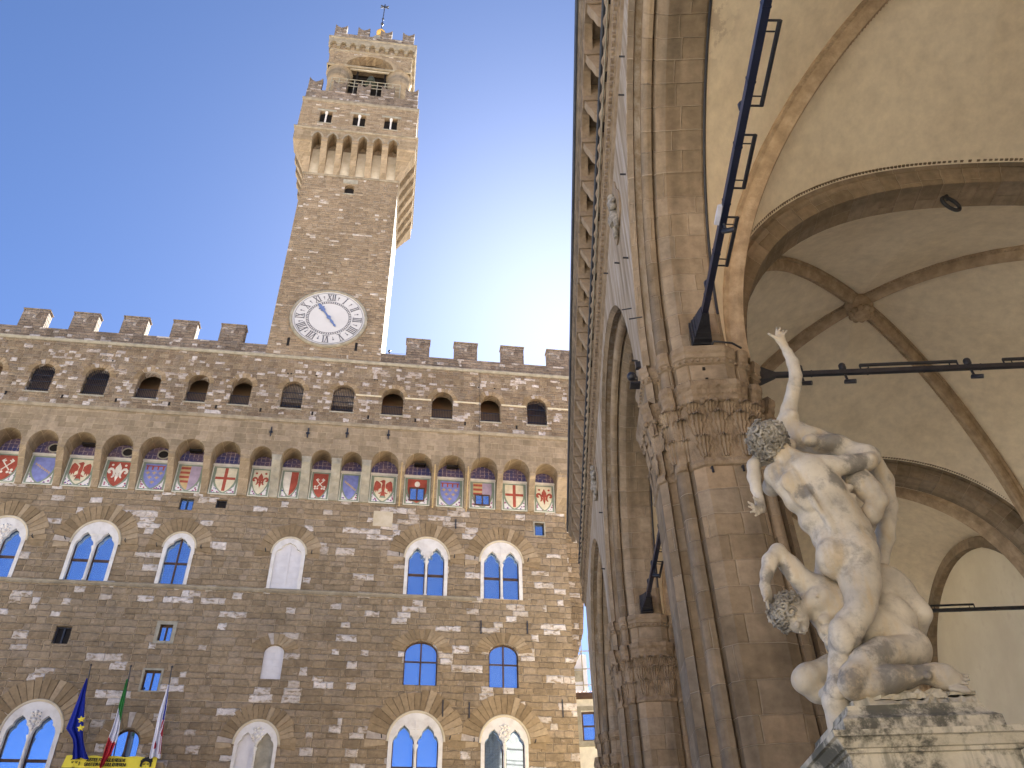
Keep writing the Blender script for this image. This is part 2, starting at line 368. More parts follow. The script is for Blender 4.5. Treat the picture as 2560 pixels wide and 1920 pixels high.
    def ball(s, c, r, n=10, mi=0, sz=1.0):
        s.lathe([(max(r*math.sin(pi*i/n), .001), c[2]-r*sz*math.cos(pi*i/n)) for i in range(n+1)], c[0], c[1], n+4, mi)
    def build(s, name, mats, parent=None, auto=None):
        me = bpy.data.meshes.new(name)
        o = s.off
        me.from_pydata([(a[0]-o[0], a[1]-o[1], a[2]-o[2]) for a in s.v], [], s.f)
        if not isinstance(mats, (list, tuple)): mats = [mats]
        for q in mats: me.materials.append(q)
        me.polygons.foreach_set('material_index', s.mi); me.polygons.foreach_set('use_smooth', s.sm)
        ul = me.uv_layers.new(name='UVMap').data; k = 0; data = []
        for f, u in zip(s.f, s.uv):
            for i, vi in enumerate(f):
                data.extend(u[i] if u else (s.v[vi][0]+s.v[vi][1], s.v[vi][2]))
        ul.foreach_set('uv', data)
        me.validate(); me.update()
        ob = bpy.data.objects.new(name, me); C.objects.link(ob)
        if parent: ob.parent = parent
        return ob

def each(mb, name, mat, parent):
    """one object for every loose piece that was gathered in mb"""
    par = list(range(len(mb.v)))
    def find(i):
        while par[i] != i: par[i] = par[par[i]]; i = par[i]
        return i
    for f in mb.f:
        for q in f[1:]: par[find(q)] = find(f[0])
    grp = {}
    for k, f in enumerate(mb.f): grp.setdefault(find(f[0]), []).append(k)
    out = []
    for ks in grp.values():
        n = MB(mb.off); ids = sorted({i for k in ks for i in mb.f[k]}); re_ = {i: j for j, i in enumerate(ids)}
        n.v = [mb.v[i] for i in ids]; n.f = [[re_[i] for i in mb.f[k]] for k in ks]; n.mi = [mb.mi[k] for k in ks]; n.uv = [mb.uv[k] for k in ks]; n.sm = [mb.sm[k] for k in ks]
        out.append(n.build(name, mat, parent))
    return out
def tag(o, label=None, cat=None, group=None, kind=None):
    if label: o['label'] = label
    if cat: o['category'] = cat
    if group: o['group'] = group
    if kind: o['kind'] = kind
    return o
def empty(name, loc=(0, 0, 0), rz=0, **kw):
    o = bpy.data.objects.new(name, None); C.objects.link(o); o.location = loc; o.rotation_euler = (0, 0, rz); o.empty_display_size = .5
    return tag(o, **kw)
def arc(cx, cz, r, a0, a1, n, rz=None):
    return [(cx+r*math.cos(a0+(a1-a0)*i/n), cz+(rz or r)*math.sin(a0+(a1-a0)*i/n)) for i in range(n+1)]
def rect(x0, x1, z0, z1): return [(x0, z0), (x1, z0), (x1, z1), (x0, z1)]
def archpoly(x0, x1, z0, zs, zt, n=16):
    """opening with straight sides and a round head, anticlockwise"""
    c = (x0+x1)/2; r = (x1-x0)/2
    return [(x0, z0), (x1, z0)]+arc(c, zs, r, 0, pi, n, zt-zs)
# ------------------------------------------------------------------ ground
g = MB(); g.loft([[(-1500, -1500, 0), (1500, -1500, 0)], [(-1500, 1500, 0), (1500, 1500, 0)]], closed=False)
tag(g.build('piazza_ground', M['paving']), kind='structure')

# ------------------------------------------------------------------ the palace (local axes: x along the front, y into the building, z up)
DF = 53.4
pn = Vector((-math.sin(YAW_P), math.cos(YAW_P), 0))
palace = empty('palace', pn*DF, YAW_P, label='brown rusticated stone palace with battlements, painted shields and a tall clock tower', cat='palace')
UL, UR = -32.8, 12.02            # ends of the front
YG = -1.4                        # front of the overhanging gallery

def cusped(w, h, n=6):
    """half outline of a cusped light above its spring, from (w,0) to (0,h)"""
    k = [(1, 0), (.99, .12), (.95, .24), (.86, .36), (.74, .45), (.60, .50), (.56, .53), (.57, .58), (.54, .66), (.46, .75), (.34, .83), (.20, .90), (.09, .95), (0, 1)]
    return [(a*w, b*h) for a, b in k]
def light_poly(c, w, z0, zs, h):
    half = cusped(w, h)
    return [(c-w, z0), (c+w, z0)]+[(c+a, zs+b) for a, b in half]+[(c-a, zs+b) for a, b in half[-2::-1]]

holes = []; windows = []
def voussoirs(parent, c, zs, r0, r1, n=19, a0=-.12, lift=-.045, squash=1.0):
    mb = MB(); rng = random.Random(int(c*10)+int(zs))
    aa = [a0+(pi-2*a0)*i/n for i in range(n+1)]
    for i in range(n):
        a, b = aa[i]+.008, aa[i+1]-.008
        ro = r1*(1+rng.uniform(-.05, .05)); y0 = lift+rng.uniform(-.02, .02)
        q = [(c+r0*math.cos(a), zs+r0*math.sin(a)*squash), (c+ro*math.cos(a), zs+ro*math.sin(a)*squash), (c+ro*math.cos(b), zs+ro*math.sin(b)*squash), (c+r0*math.cos(b), zs+r0*math.sin(b)*squash)]
        mb.plate(q, d0=y0, d1=.05)
    return mb.build('arch_stones', M['voussoir'], parent)
def relief_ring(mb, c, z, kind, y):
    """shallow carving in the head of a window"""
    if kind == 'cross':
        mb.plate(rect(c-.05, c+.05, z-.75, z+.5), d0=y-.03, d1=y+.02); mb.plate(rect(c-.42, c-.05, z-.05, z+.05), d0=y-.03, d1=y+.02); mb.plate(rect(c+.05, c+.42, z-.05, z+.05), d0=y-.03, d1=y+.02)
    elif kind == 'lily':
        for pl in lily(c, z-.35, .5): mb.plate(pl, d0=y-.035, d1=y+.02)
    else:
        for i in range(9):
            a = i*2*pi/9; mb.ball((c+.27*math.cos(a), y, z-.1+.27*math.sin(a)), .085, 6)
        mb.ball((c, y, z-.1), .14, 6); mb.ball((c, y, z+.35), .12, 6); mb.ball((c-.22, y, z+.3), .08, 6); mb.ball((c+.22, y, z+.3), .08, 6); mb.ball((c, y, z-.6), .1, 6); mb.ball((c, y, z-.45), .12, 6)

def lily(c, z, h):
    """fleur-de-lis about (c, z) of height 2h: list of outlines"""
    s = h
    mid = [(0, -.95), (.13, -.45), (.10, -.15), (.27, .25), (.24, .5), (0, .98), (-.24, .5), (-.27, .25), (-.10, -.15), (-.13, -.45)]
    side = [(.14, -.22), (.20, .12), (.42, .42), (.66, .47), (.84, .28), (.86, .02), (.72, -.14), (.56, -.10), (.54, .04), (.66, .06), (.60, .22), (.44, .16), (.36, -.08), (.34, -.3), (.45, -.5), (.36, -.58), (.2, -.42)]
    bar = [(-.36, -.28), (.36, -.28), (.36, -.18), (-.36, -.18)]
    T = lambda p: [(c+a*s, z+b*s) for a, b in p]
    return [T(mid), T(side), T([(-a, b) for a, b in side][::-1]), T(bar)]

def bifora(c, w, z0, zs, zt, kind, glassm='glass', blind=(False, False), n_v=21):
    """round headed marble window with two cusped lights and a small column"""
    r = w/2
    holes.append(archpoly(c-r+.02, c+r-.02, z0, zs, zt-.02))
    s = w/2.95
    lw = (r-.23*s-.075*s)/2; lc = .075*s+lw
    zsp = zs-.16; lh = min(lw*1.75, (zt-zs)*.74)
    L = [light_poly(c-lc, lw, z0, zsp, lh), light_poly(c+lc, lw, z0, zsp, lh)]
    # tracery head (above the column) and jambs in one slab
    out = archpoly(c-r, c+r, z0-.001, zs, zt, 24)
    mb = MB(); mb.plate(out, [l[:0]+[(p[0], max(p[1], z0+.002)) for p in l] for l in L], d0=-.05, d1=.22)
    relief_ring(mb, c, zs+(zt-zs)*.45, kind, -.05)
    win = mb.build('window', M['marble'], palace)
    # moulded hood
    hb = MB(); rings = []
    for i in range(25):
        a = pi*i/24; ca, sa = math.cos(a), math.sin(a); e = (zt-zs)/r
        rings.append([(c+q*ca, y, zs+q*e*sa) for q, y in ((r, -.07), (r+.06, -.11), (r+.12, -.11), (r+.16, -.02))])
    hb.loft(rings, closed=False); hb.build('hood_moulding', M['palestone'], win)
    cb = MB()
    cb.lathe([(.12*s, z0), (.12*s, z0+.1), (.075*s, z0+.18), (.068*s, zsp-.38), (.09*s, zsp-.36), (.07*s, zsp-.32), (.14*s, zsp-.1), (.16*s, zsp)], c, -.02, 12)
    cb.build('column', M['marble'], win)
    fb = MB(); zb = z0+(zs-z0)*.60
    for k in (0, 1):
        cc = c-lc if k == 0 else c+lc
        if blind[k]: continue
        fb.box(cc-lw-.03, cc+lw+.03, .24, .32, zb-.10, zb+.06)
        fb.box(cc-lw-.03, cc-lw+.06, .24, .3, z0+.06, zs+.4); fb.box(cc+lw-.06, cc+lw+.03, .24, .3, z0+.06, zs+.4)
        fb.box(cc-lw-.03, cc+lw+.03, .24, .3, z0, z0+.06)
    if fb.v: fb.build('window_frame', M['wood'], win)
    for k in (0, 1):
        cc = c-lc if k == 0 else c+lc
        pb = MB()
        if blind[k]:
            pb.plate(rect(cc-lw-.05, cc+lw+.05, z0, zt-.1), d0=.12, d1=.16)
            for i in range(1, 8):
                zz = z0+(zt-z0)*i/8; pb.box(cc-lw, cc+lw, .112, .12, zz, zz+.03)
            pb.build('shutter', M['whiteboard'] if k == 0 or kind != 'shield' else M['greystone'], win)
        else:
            pb.plate(rect(cc-lw-.06, cc+lw+.06, z0, zt-.1), d0=.29 if k == 0 else .295, d1=.33)
            pb.build('pane', M[glassm if (k == 0 or glassm == 'glass') else 'glass'], win)
    voussoirs(win, c, zs, r+.17, r+1.25*s, n_v, squash=(zt-zs)/r*.97)
    return win

UW = 25.50                         # sill of the upper windows
bifora(-25.45, 2.92, UW, 28.06, 29.68, 'shield', 'leaded')
bifora(-19.66, 2.92, UW, 28.06, 29.70, 'cross')
bifora(2.11, 2.94, UW-.05, 28.12, 29.68, 'lily')
bifora(7.30, 2.90, UW-.08, 28.12, 29.68, 'cross')
bifora(-19.88, 3.18, 12.6, 16.17, 17.9, 'shield')
bifora(1.98, 3.26, 12.6, 16.1, 17.80, 'cross')
bifora(7.38, 2.92, 12.6, 16.1, 17.68, 'shield', 'leaded')
bifora(-7.32, 2.46, 12.6, 15.75, 17.06, 'shield', blind=(True, True))

def single_light(c, w, z0, zs, zt, blind):
    r = w/2; holes.append(archpoly(c-r+.02, c+r-.02, z0, zs, zt-.02))
    L = light_poly(c, r-.22, z0+.002, zs-.1, (zt-zs)*.72+.1)
    mb = MB(); mb.plate(archpoly(c-r, c+r, z0, zs, zt, 20), [L], d0=-.05, d1=.2)
    win = mb.build('window', M['marble'], palace)
    hb = MB(); rings = []
    for i in range(21):
        a = pi*i/20; ca, sa = math.cos(a), math.sin(a); e = (zt-zs)/r
        rings.append([(c+q*ca, y, zs+q*e*sa) for q, y in ((r, -.07), (r+.05, -.1), (r+.1, -.1), (r+.13, -.02))])
    hb.loft(rings, closed=False); hb.build('hood_moulding', M['palestone'], win)
    pb = MB()
    if blind:
        pb.plate(rect(c-r+.1, c+r-.1, z0, zt-.1), d0=.10, d1=.14); pb.box(c-.09, c+.09, .06, .10, z0, zt-.4)
        for i in range(1, 9): pb.box(c-r+.2, c+r-.2, .092, .10, z0+(zt-z0)*i/9, z0+(zt-z0)*i/9+.03)
        pb.build('shutter', M['whiteboard'], win)
    else:
        pb.plate(rect(c-r+.1, c+r-.1, z0, zt-.1), d0=.30, d1=.33); pb.build('pane', M['leaded'], win)
        fb = MB(); zb = z0+(zs-z0)*.62
        fb.box(c-r+.15, c+r-.15, .24, .30, zb-.07, zb+.05); fb.box(c-.05, c+.05, .22, .30, z0, zt-.15)
        fb.build('window_frame', M['wood'], win)
    voussoirs(win, c, zs, r+.14, r+1.05, 17, squash=(zt-zs)/r*.97)
single_light(-14.32, 2.0, UW, 28.05, 29.16, False)
single_light(-7.18, 2.2, UW, 28.0, 29.18, True)

def plain_window(x0, x1, z0, z1, frame='wood', rim=None, sash=1, glassm='glass', arch=None, bars=1, deep=.26):
    c = (x0+x1)/2
    out = archpoly(x0, x1, z0, arch, z1, 12) if arch else rect(x0, x1, z0, z1)
    holes.append(out)
    fb = MB(); t = .075
    if arch:
        k = (x1-x0-2*t)/(x1-x0)
        fb.plate(out, [archpoly(x0+t, x1-t, z0+t, arch, z1-t, 12)], d0=deep-.06, d1=deep+.02)
    else: fb.plate(out, [rect(x0+t, x1-t, z0+t, z1-t)], d0=deep-.06, d1=deep+.02)
    for i in range(sash): fb.box(x0+(x1-x0)*(i+1)/(sash+1)-.05, x0+(x1-x0)*(i+1)/(sash+1)+.05, deep-.063, deep+.017, z0+t, (z1-t) if not arch else z1-t-.02)
    for i in range(bars):
        zz = z0+(z1-z0)*.54; fb.box(x0+t, x1-t, deep-.057, deep+.014, zz-.04, zz+.04)
    win = fb.build('window', M[frame], palace)
    pb = MB(); pb.plate(rect(x0, x1, z0, z1), d0=deep+.0, d1=deep+.03); pb.build('pane', M[glassm], win)
    if rim:
        rb = MB(); q = rim
        o2 = archpoly(x0-q, x1+q, z0-q*.6, arch, z1+q, 12) if arch else rect(x0-q, x1+q, z0-q*.7, z1+q)
        rb.plate(o2, [out], d0=-.03, d1=.1); rb.build('stone_surround', M['greystone'], win)
    return win
plain_window(-20.36, -19.42, 21.36, 22.47, 'iron', glassm='dark', sash=1, bars=0)
plain_window(-14.28, -13.50, 21.75, 22.80, rim=.22, sash=1, bars=0)
plain_window(-14.52, -13.55, 18.70, 19.92, rim=.12, sash=1, bars=0)
plain_window(-15.03, -14.11, 30.97, 31.90, 'iron', sash=1, bars=0, glassm='leaded')
plain_window(-12.63, -11.91, 31.25, 31.92, 'iron', sash=0, bars=0, glassm='dark')
plain_window(9.76, 10.44, 30.40, 31.40, 'iron', rim=.1, sash=0, bars=0, glassm='leaded')
for (x0, x1, z0, zs, zt) in ((.98, 3.12, 19.5, 21.55, 22.34), (6.41, 8.34, 19.5, 21.6, 22.32)):
    wn = plain_window(x0, x1, z0, zt, arch=zs, sash=1, bars=1)
    voussoirs(wn, (x0+x1)/2, zs, (x1-x0)/2+.05, (x1-x0)/2+.95, 15, a0=.15, squash=.78)
wn = plain_window(-15.35, -13.85, 12.8, 16.5, arch=15.75, sash=1, bars=1)
voussoirs(wn, -14.6, 15.75, .82, 1.65, 13, a0=0.0)
# walled-up round headed window
holes.append(archpoly(-7.72, -6.5, 19.6, 21.25, 21.75, 12))
mb = MB(); mb.plate(rect(-7.76, -6.46, 19.55, 21.8), d0=.14, d1=.2); mb.box(-7.14, -7.08, .12, .14, 19.6, 21.7)
for i in range(1, 5): mb.box(-7.7, -6.52, .13, .14, 19.6+.42*i, 19.62+.42*i)
wn = mb.build('walled_up_window', M['whiteboard'], palace)
voussoirs(wn, -7.11, 21.25, .66, 1.5, 11, a0=.25, squash=.8)
# rest of the wall
mb = MB(); mb.plate(rect(UL, UR, 0, 36.6), holes, d0=0.0, d1=.55)
mb.box(UL, UR, .55, 22.0, 0, 36.6, 0)
mb.build('wall', M['rustic'], palace)
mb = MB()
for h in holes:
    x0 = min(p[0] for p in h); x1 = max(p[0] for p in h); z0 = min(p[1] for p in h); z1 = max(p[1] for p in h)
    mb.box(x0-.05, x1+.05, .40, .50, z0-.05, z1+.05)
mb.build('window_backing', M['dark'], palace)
# string course with dentils under the upper windows
mb = MB(); prof = [(0, 25.20), (-.04, 25.2), (-.04, 25.27), (-.09, 25.31), (-.12, 25.40), (-.12, 25.45), (0, 25.47)]
mb.loft([[(UL, y, z) for y, z in prof], [(5.6, y, z) for y, z in prof]], closed=False)
u = UL
while u < 5.4:
    mb.box(u, u+.13, -.085, -.035, 25.215, 25.285); u += .27
mb.build('string_course', M['moulding'], palace)
mb = MB(); mb.plate(rect(-1.78, -.42, 30.48, 31.66), d0=-.03, d1=.05); mb.build('plaque', M['palestone'], palace)
mb = MB()
for (x, z, h) in ((4.05, 30.95, .75), (3.55, 18.1, 1.0), (5.9, 23.4, .9), (9.0, 23.5, .9), (5.2, 18.05, .95), (11.1, 18.3, 1.1)):
    mb.box(x-.035, x+.035, -.09, -.02, z-h/2, z+h/2)
each(mb, 'iron_anchor', M['iron'], palace)
mb = MB()                                                  # small iron hooks beside the windows
for c, r, z in ((-25.45, 1.46, 28.3), (-19.66, 1.46, 28.3), (-14.32, 1.0, 28.1), (-7.18, 1.1, 28.1), (2.11, 1.47, 28.3), (7.3, 1.45, 28.3), (1.98, 1.63, 16.3), (7.38, 1.46, 16.2)):
    for s in (-1, 1):
        mb.tube([(c+s*(r+.42), .02, z), (c+s*(r+.42), -.28, z+.02), (c+s*(r+.44), -.32, z+.14)], .035, 6)
each(mb, 'iron_hook', M['iron'], palace)

# ---- overhanging gallery on corbels with painted shields
ARC = [(-30.2, -28.3), (-27.86, -26.02), (-25.56, -23.60), (-23.1, -21.12), (-20.63, -18.66), (-18.18, -16.25), (-15.78, -13.86), (-13.35, -11.38), (-10.68, -9.21), (-8.57, -7.13), (-6.49, -5.04), (-4.38, -2.89), (-2.25, -.30), (.20, 2.13), (2.57, 4.54), (4.97, 6.9), (7.35, 9.27), (9.74, 11.35)]
ZS, ZTOP, ZB = 34.83, 38.0, 32.27
GE = UR+1.4
pl = [(UL, ZTOP), (UL, ZS)]
for a, b in ARC:
    r = (b-a)/2
    pl += [(a, ZS)]+[((a+b)/2-r*math.cos(t), ZS+(1.05 if r > .85 else .8)*math.sin(t)) for t in [pi*i/14 for i in range(1, 14)]]+[(b, ZS)]
pl += [(GE, ZS), (GE, ZTOP)]
mb = MB(); mb.plate(pl[::-1], d0=YG, d1=-.02)
mb.box(UR+.02, GE-.01, -.015, 20, ZS, ZTOP)
mb.build('gallery_arcade', M['ashlar'], palace)
def wedge_prof():
    return [(YG-.0, ZS-.001), (YG, ZS-.30), (YG+.10, ZS-.42), (YG+.34, ZS-.80), (YG+.42, ZS-.98), (YG+.72, ZS-1.4), (YG+.80, ZS-1.58), (YG+1.10, ZS-2.05), (YG+1.2, ZS-2.3), (-.12, ZB+.02), (-.001, ZB), (-.001, ZS-.001)]
edges = [UL]+[q for ab in ARC for q in ab]+[GE-.3]
for i in range(0, len(edges), 2):
    a, b = edges[i]+.02, edges[i+1]-.02
    if i == 0: continue
    mb = MB(); pr = wedge_prof()
    mb.loft([[(a, y, z) for y, z in pr], [(b, y, z) for y, z in pr]], caps=(True, True))
    mb.box(a-.04, b+.04, YG-.03, -.002, ZS-.02, ZS+.16)
    mb.build('corbel', M['greystone' if -11 < a < -2.5 else 'ashlar'], palace)

def shield_outline(c, z1, w, h):
    half = [(w, 0), (w, -.42*h), (w*.9, -.60*h), (w*.62, -.80*h), (w*.3, -.93*h), (0, -h)]
    return [(c-a, z1+b) for a, b in half]+[(c+a, z1+b) for a, b in half[-2::-1]]
def eagle(c, z, s):
    T = lambda p, f=1: [(c+f*a*s, z+b*s) for a, b in (p if f > 0 else p[::-1])]
    body = [(-.10, .45), (-.16, .60), (-.34, .70), (-.20, .80), (.02, .90), (.16, .80), (.14, .50), (.17, .1), (.12, -.25), (.24, -.85), (0, -.95), (-.24, -.85), (-.12, -.25), (-.17, .1)]
    wing = [(.20, .42), (.42, .66), (.64, .78), (.78, .55), (.84, .05), (.80, -.45), (.70, -.20), (.62, -.52), (.54, -.20), (.44, -.42), (.38, -.08), (.21, .02)]
    leg = [(.16, -.32), (.30, -.46), (.46, -.50), (.30, -.60), (.18, -.52)]
    return [T(body), T(wing), T(wing, -1), T(leg), T(leg, -1)]
def key(c, z, s, fl):
    out = []
    ca, sa = math.cos(rad(50)), math.sin(rad(50))
    def R(p): return [(c+fl*(a*ca-b*sa)*s, z+(a*sa+b*ca)*s) for a, b in p]
    out.append(R([(-.62, -.06), (.95, -.06), (.95, .06), (-.62, .06)]))
    out.append(R([(.62, .05), (.95, .05), (.95, .34), (.84, .34), (.84, .2), (.74, .2), (.74, .34), (.62, .34)]))
    for (x0, z0) in ((-.98, 0), (-.74, .22), (-.74, -.22)):
        out.append(R([(x0+.15*math.cos(t*pi/4), z0+.15*math.sin(t*pi/4)) for t in range(8)]))
    return out
EMB = ['plainred', 'keys', 'blue', 'eagle', 'lily_wr', 'label', 'half', 'cross', 'lily_rw', 'pale', 'keys', 'blue', 'eagle', 'lilywin', 'label', 'stripewin', 'cross', 'lily_rw']
SM = [M['p_white'], M['p_red'], M['p_blue'], M['p_purple'], M['p_gold'], M['p_cream'], M['p_green'], M['wood'], M['glass']]
W_, R_, B_, P_, G_, C_, N_, D_, L_ = range(9)
SHLAB = {'keys': 'red shield with white crossed keys', 'blue': 'plain blue shield', 'eagle': 'white shield with red eagle', 'lily_wr': 'red shield with white lily', 'label': 'blue shield with red label', 'half': 'shield half striped, half purple', 'cross': 'white shield with red cross', 'lily_rw': 'white shield with red lily', 'pale': 'shield half white, half red', 'lilywin': 'red shield cut by a small window', 'stripewin': 'striped shield cut by a small window'}
for (a, b), em in zip(ARC, EMB):
    c = (a+b)/2; w = b-a; rise = 1.05 if w > 1.7 else .8
    # painted panel: lattice head above, framed field below
    pb = MB(); ZF = 34.66
    pb.plate([(a-.1, ZF+.16), (b+.1, ZF+.16), (b+.1, ZS+rise+.1), (a-.1, ZS+rise+.1)], d0=-.030, d1=-.005, mi=0)
    pb.plate(rect(a-.02, b+.02, ZB+.02, ZF+.16), d0=-.036, d1=-.005, mi=1)
    panel = pb.build('painted_panel', [M['lattice'], M['p_green']], palace)
    mb = MB(); mb.plate(rect(a-.02, b+.02, ZF-.02, ZF+.12), d0=-.09, d1=-.037); mb.plate(rect(a+.02, b-.02, ZB+.03, ZF-.04), [rect(a+.075, b-.075, ZB+.085, ZF-.095)], d0=-.055, d1=-.037)
    mb.build('panel_frame', M['p_white'], panel)
    sw = w*.36; z1 = ZF-.22; h = 1.98
    # dotted spandrels below the shield
    db = MB()
    for s in (-1, 1):
        db.plate([(c, ZB+.17), (c+s*(w/2-.21), ZB+.17), (c+s*(w/2-.21), ZB+1.02), (c+s*(w/2-.30), ZB+.70), (c+s*w*.18, ZB+.33)][::s], d0=-.044, d1=-.037)
    db.build('dotted_corner', M['dots'], panel)
    sb = MB(); out = shield_outline(c, z1, sw, h); inn = shield_outline(c, z1-.04, sw-.05, h-.1)
    fieldc = {'keys': R_, 'blue': B_, 'eagle': C_, 'lily_wr': R_, 'label': B_, 'half': P_, 'cross': C_, 'lily_rw': C_, 'pale': W_, 'lilywin': R_, 'stripewin': P_, 'quarter': C_, 'plainred': R_}[em]
    sb.plate(shield_outline(c, z1+.03, sw+.09, h+.14), d0=-.050, d1=-.037, mi=N_)
    sb.plate(out, d0=-.058, d1=-.051, mi=fieldc)
    y0, y1 = -.068, -.059; zc = z1-.92
    def clipx(x0, x1, mi):
        # vertical band of the shield
        q = [p for p in []]
        o2 = shield_outline(c, z1, sw, h)
        def zat(x):
            t = abs(x-c); half = [(sw, -.42*h), (sw*.9, -.60*h), (sw*.62, -.80*h), (sw*.3, -.93*h), (0, -h)]
            for (xa, za), (xb, zb) in zip(half, half[1:]):
                if xb <= t <= xa+1e-6: return z1+za+(zb-za)*(xa-t)/(xa-xb)
            return z1-.42*h
        xs = [x0+(x1-x0)*i/8 for i in range(9)]
        sb.plate([(x, zat(x)+.02) for x in xs]+[(x1, z1), (x0, z1)], d0=y0, d1=y1, mi=mi)
    if em == 'cross':
        sb.plate(rect(c-.11, c+.11, z1-h+.12, z1), d0=y0, d1=y1, mi=R_); sb.plate(rect(c-sw+.02, c-.11, zc-.02, zc+.18), d0=y0, d1=y1, mi=R_); sb.plate(rect(c+.11, c+sw-.02, zc-.02, zc+.18), d0=y0, d1=y1, mi=R_)
    elif em in ('lily_wr', 'lily_rw'):
        for q in lily(c, zc+.05, min(.80, sw*1.22)): sb.plate(q, d0=y0, d1=y1, mi=W_ if em == 'lily_wr' else R_)
        for s in (-1, 1): sb.plate([(c+s*sw*.62+.09*math.cos(t*pi/3), z1-.28+.09*math.sin(t*pi/3)) for t in range(6)], d0=y0, d1=y1, mi=W_ if em == 'lily_wr' else R_)
    elif em == 'eagle':
        for q in eagle(c, zc, sw*1.15): sb.plate(q, d0=y0, d1=y1, mi=R_)
        sb.plate([(c-.25, zc-.78), (c+.25, zc-.78), (c+.1, zc-.62), (c-.1, zc-.62)], d0=y0-.004, d1=y1, mi=N_)
    elif em == 'keys':
        for fl in (-1, 1):
            for q in key(c, zc+.05, sw*.98, fl): sb.plate(q if fl > 0 else q[::-1], d0=y0-.004*(fl > 0), d1=y1, mi=W_)
    elif em == 'blue':
        for i in range(8):
            t = -.7+i*.2; sb.plate(rect(c+t*sw-.045, c+t*sw+.045, zc+.05-t*.45-.08, zc+.05-t*.45+.08), d0=y0, d1=y1, mi=G_)
    elif em == 'label':
        sb.plate(rect(c-sw+.05, c+sw-.05, z1-.22, z1-.14), d0=y0, d1=y1, mi=R_)
        for i in range(4): x = c-sw+.16+i*(2*sw-.32)/3; sb.plate(rect(x-.05, x+.05, z1-.5, z1-.22), d0=y0, d1=y1, mi=R_)
        for (dx, dz) in ((-.45, -.75), (0, -.75), (.45, -.75), (-.25, -1.12), (.25, -1.12), (0, -1.5)):
            for q in lily(c+dx*sw/.72, z1+dz, .17): sb.plate(q, d0=y0, d1=y1, mi=G_)
    elif em in ('half', 'stripewin'):
        clipx(c-sw+.02, c, G_)
        for i in range(4):
            z = z1-.12-i*.36; x0 = c-sw+.03 if i < 3 else c-sw*.8
            sb.plate(rect(x0, c-.01, z-.18, z), d0=y0-.004, d1=y1, mi=R_)
    elif em == 'pale': clipx(c, c+sw-.02, R_)
    elif em == 'quarter': clipx(c, c+sw-.02, B_)
    if em == 'lilywin':
        sb.plate([(c+.2*math.cos(t*pi/5), z1-.42+.24*math.sin(t*pi/5)) for t in range(10)], d0=y0, d1=y1, mi=W_)
    shield = sb.build('shield', SM, panel)
    if em in SHLAB: shield['label'] = SHLAB[em]
    if em in ('lilywin', 'stripewin'):
        wb = MB(); x0, x1 = c-.56, c+.56; z0, zz = (32.62, 33.72) if em == 'lilywin' else (32.55, 33.45)
        wb.plate(rect(x0, x1, z0, zz), [rect(x0+.09, c-.05, z0+.09, zz-.09), rect(c+.05, x1-.09, z0+.09, zz-.09)], d0=-.13, d1=-.05)
        wn = wb.build('window', M['wood'], panel)
        # (thing > part > part) the panes lie in the same mesh level as the frame
        wb = MB(); wb.plate(rect(x0+.05, x1-.05, z0+.05, zz-.05), d0=-.085, d1=-.07); wb.build('pane', M['glass'], panel)
# round openings and dark vents in some of the heads
for i, kind in ((2, 'round'), (4, 'round'), (5, 'round'), (3, 'slot'), (6, 'slot'), (13, 'slot'), (14, 'slot')):
    a, b = ARC[i]; c = (a+b)/2+(.28 if kind == 'round' else .1)
    if kind == 'round':
        mb = MB(); z = ZS+.42; ring = [(c+.34*math.cos(t*pi/10), z+.30*math.sin(t*pi/10)) for t in range(20)]
        mb.plate(ring, d0=-.06, d1=-.035, mi=0)
        mb.plate([(c+.43*math.cos(t*pi/10), z+.38*math.sin(t*pi/10)) for t in range(20)], [ring], d0=-.10, d1=-.035, mi=1)
        mb.build('round_opening', [M['dark'], M['greystone']], palace)
    else:
        mb = MB(); mb.box(c-.42, c+.42, -.55, -.2, ZS+.62, ZS+.76); mb.build('vent', M['dark'], palace)
# gilded drain pipes like ladders beside the pale panels
mb = MB(); mb.tube([(4.15+.6, -1.47, ZS+.1), (4.75, -1.47, ZS-.5), (4.75, -.2, ZB-.4)], .05, 6); mb.tube([(2.33, -1.47, ZS+.1), (2.33, -1.47, ZS-.5), (2.33, -.2, ZB-.2)], .05, 6)
mb.tube([(-.05, -1.47, ZS+.1), (-.05, -1.47, ZS-.5), (-.05, -.2, ZB-.2)], .05, 6)
each(mb, 'drain_pipe', M['p_gold'], palace)

def band(name, prof, ends, mat, parent, yd=20.0):
    """moulding running along the front and back along both sides: prof = (projection, z)"""
    x0, x1, y = ends; mb = MB()
    mb.loft([[(x0-p, yd, z) for p, z in prof], [(x0-p, y-p, z) for p, z in prof], [(x1+p, y-p, z) for p, z in prof], [(x1+p, yd, z) for p, z in prof]], closed=False)
    return mb.build(name, M[mat], parent)
def band_prof(z, h, p): return [(-.02, z-h), (p*.5, z-h), (p, z-h*.35), (p, z), (-.02, z+.06)]
band('gallery_moulding', band_prof(38.08, .26, .17), (UL, GE, YG), 'moulding', palace)
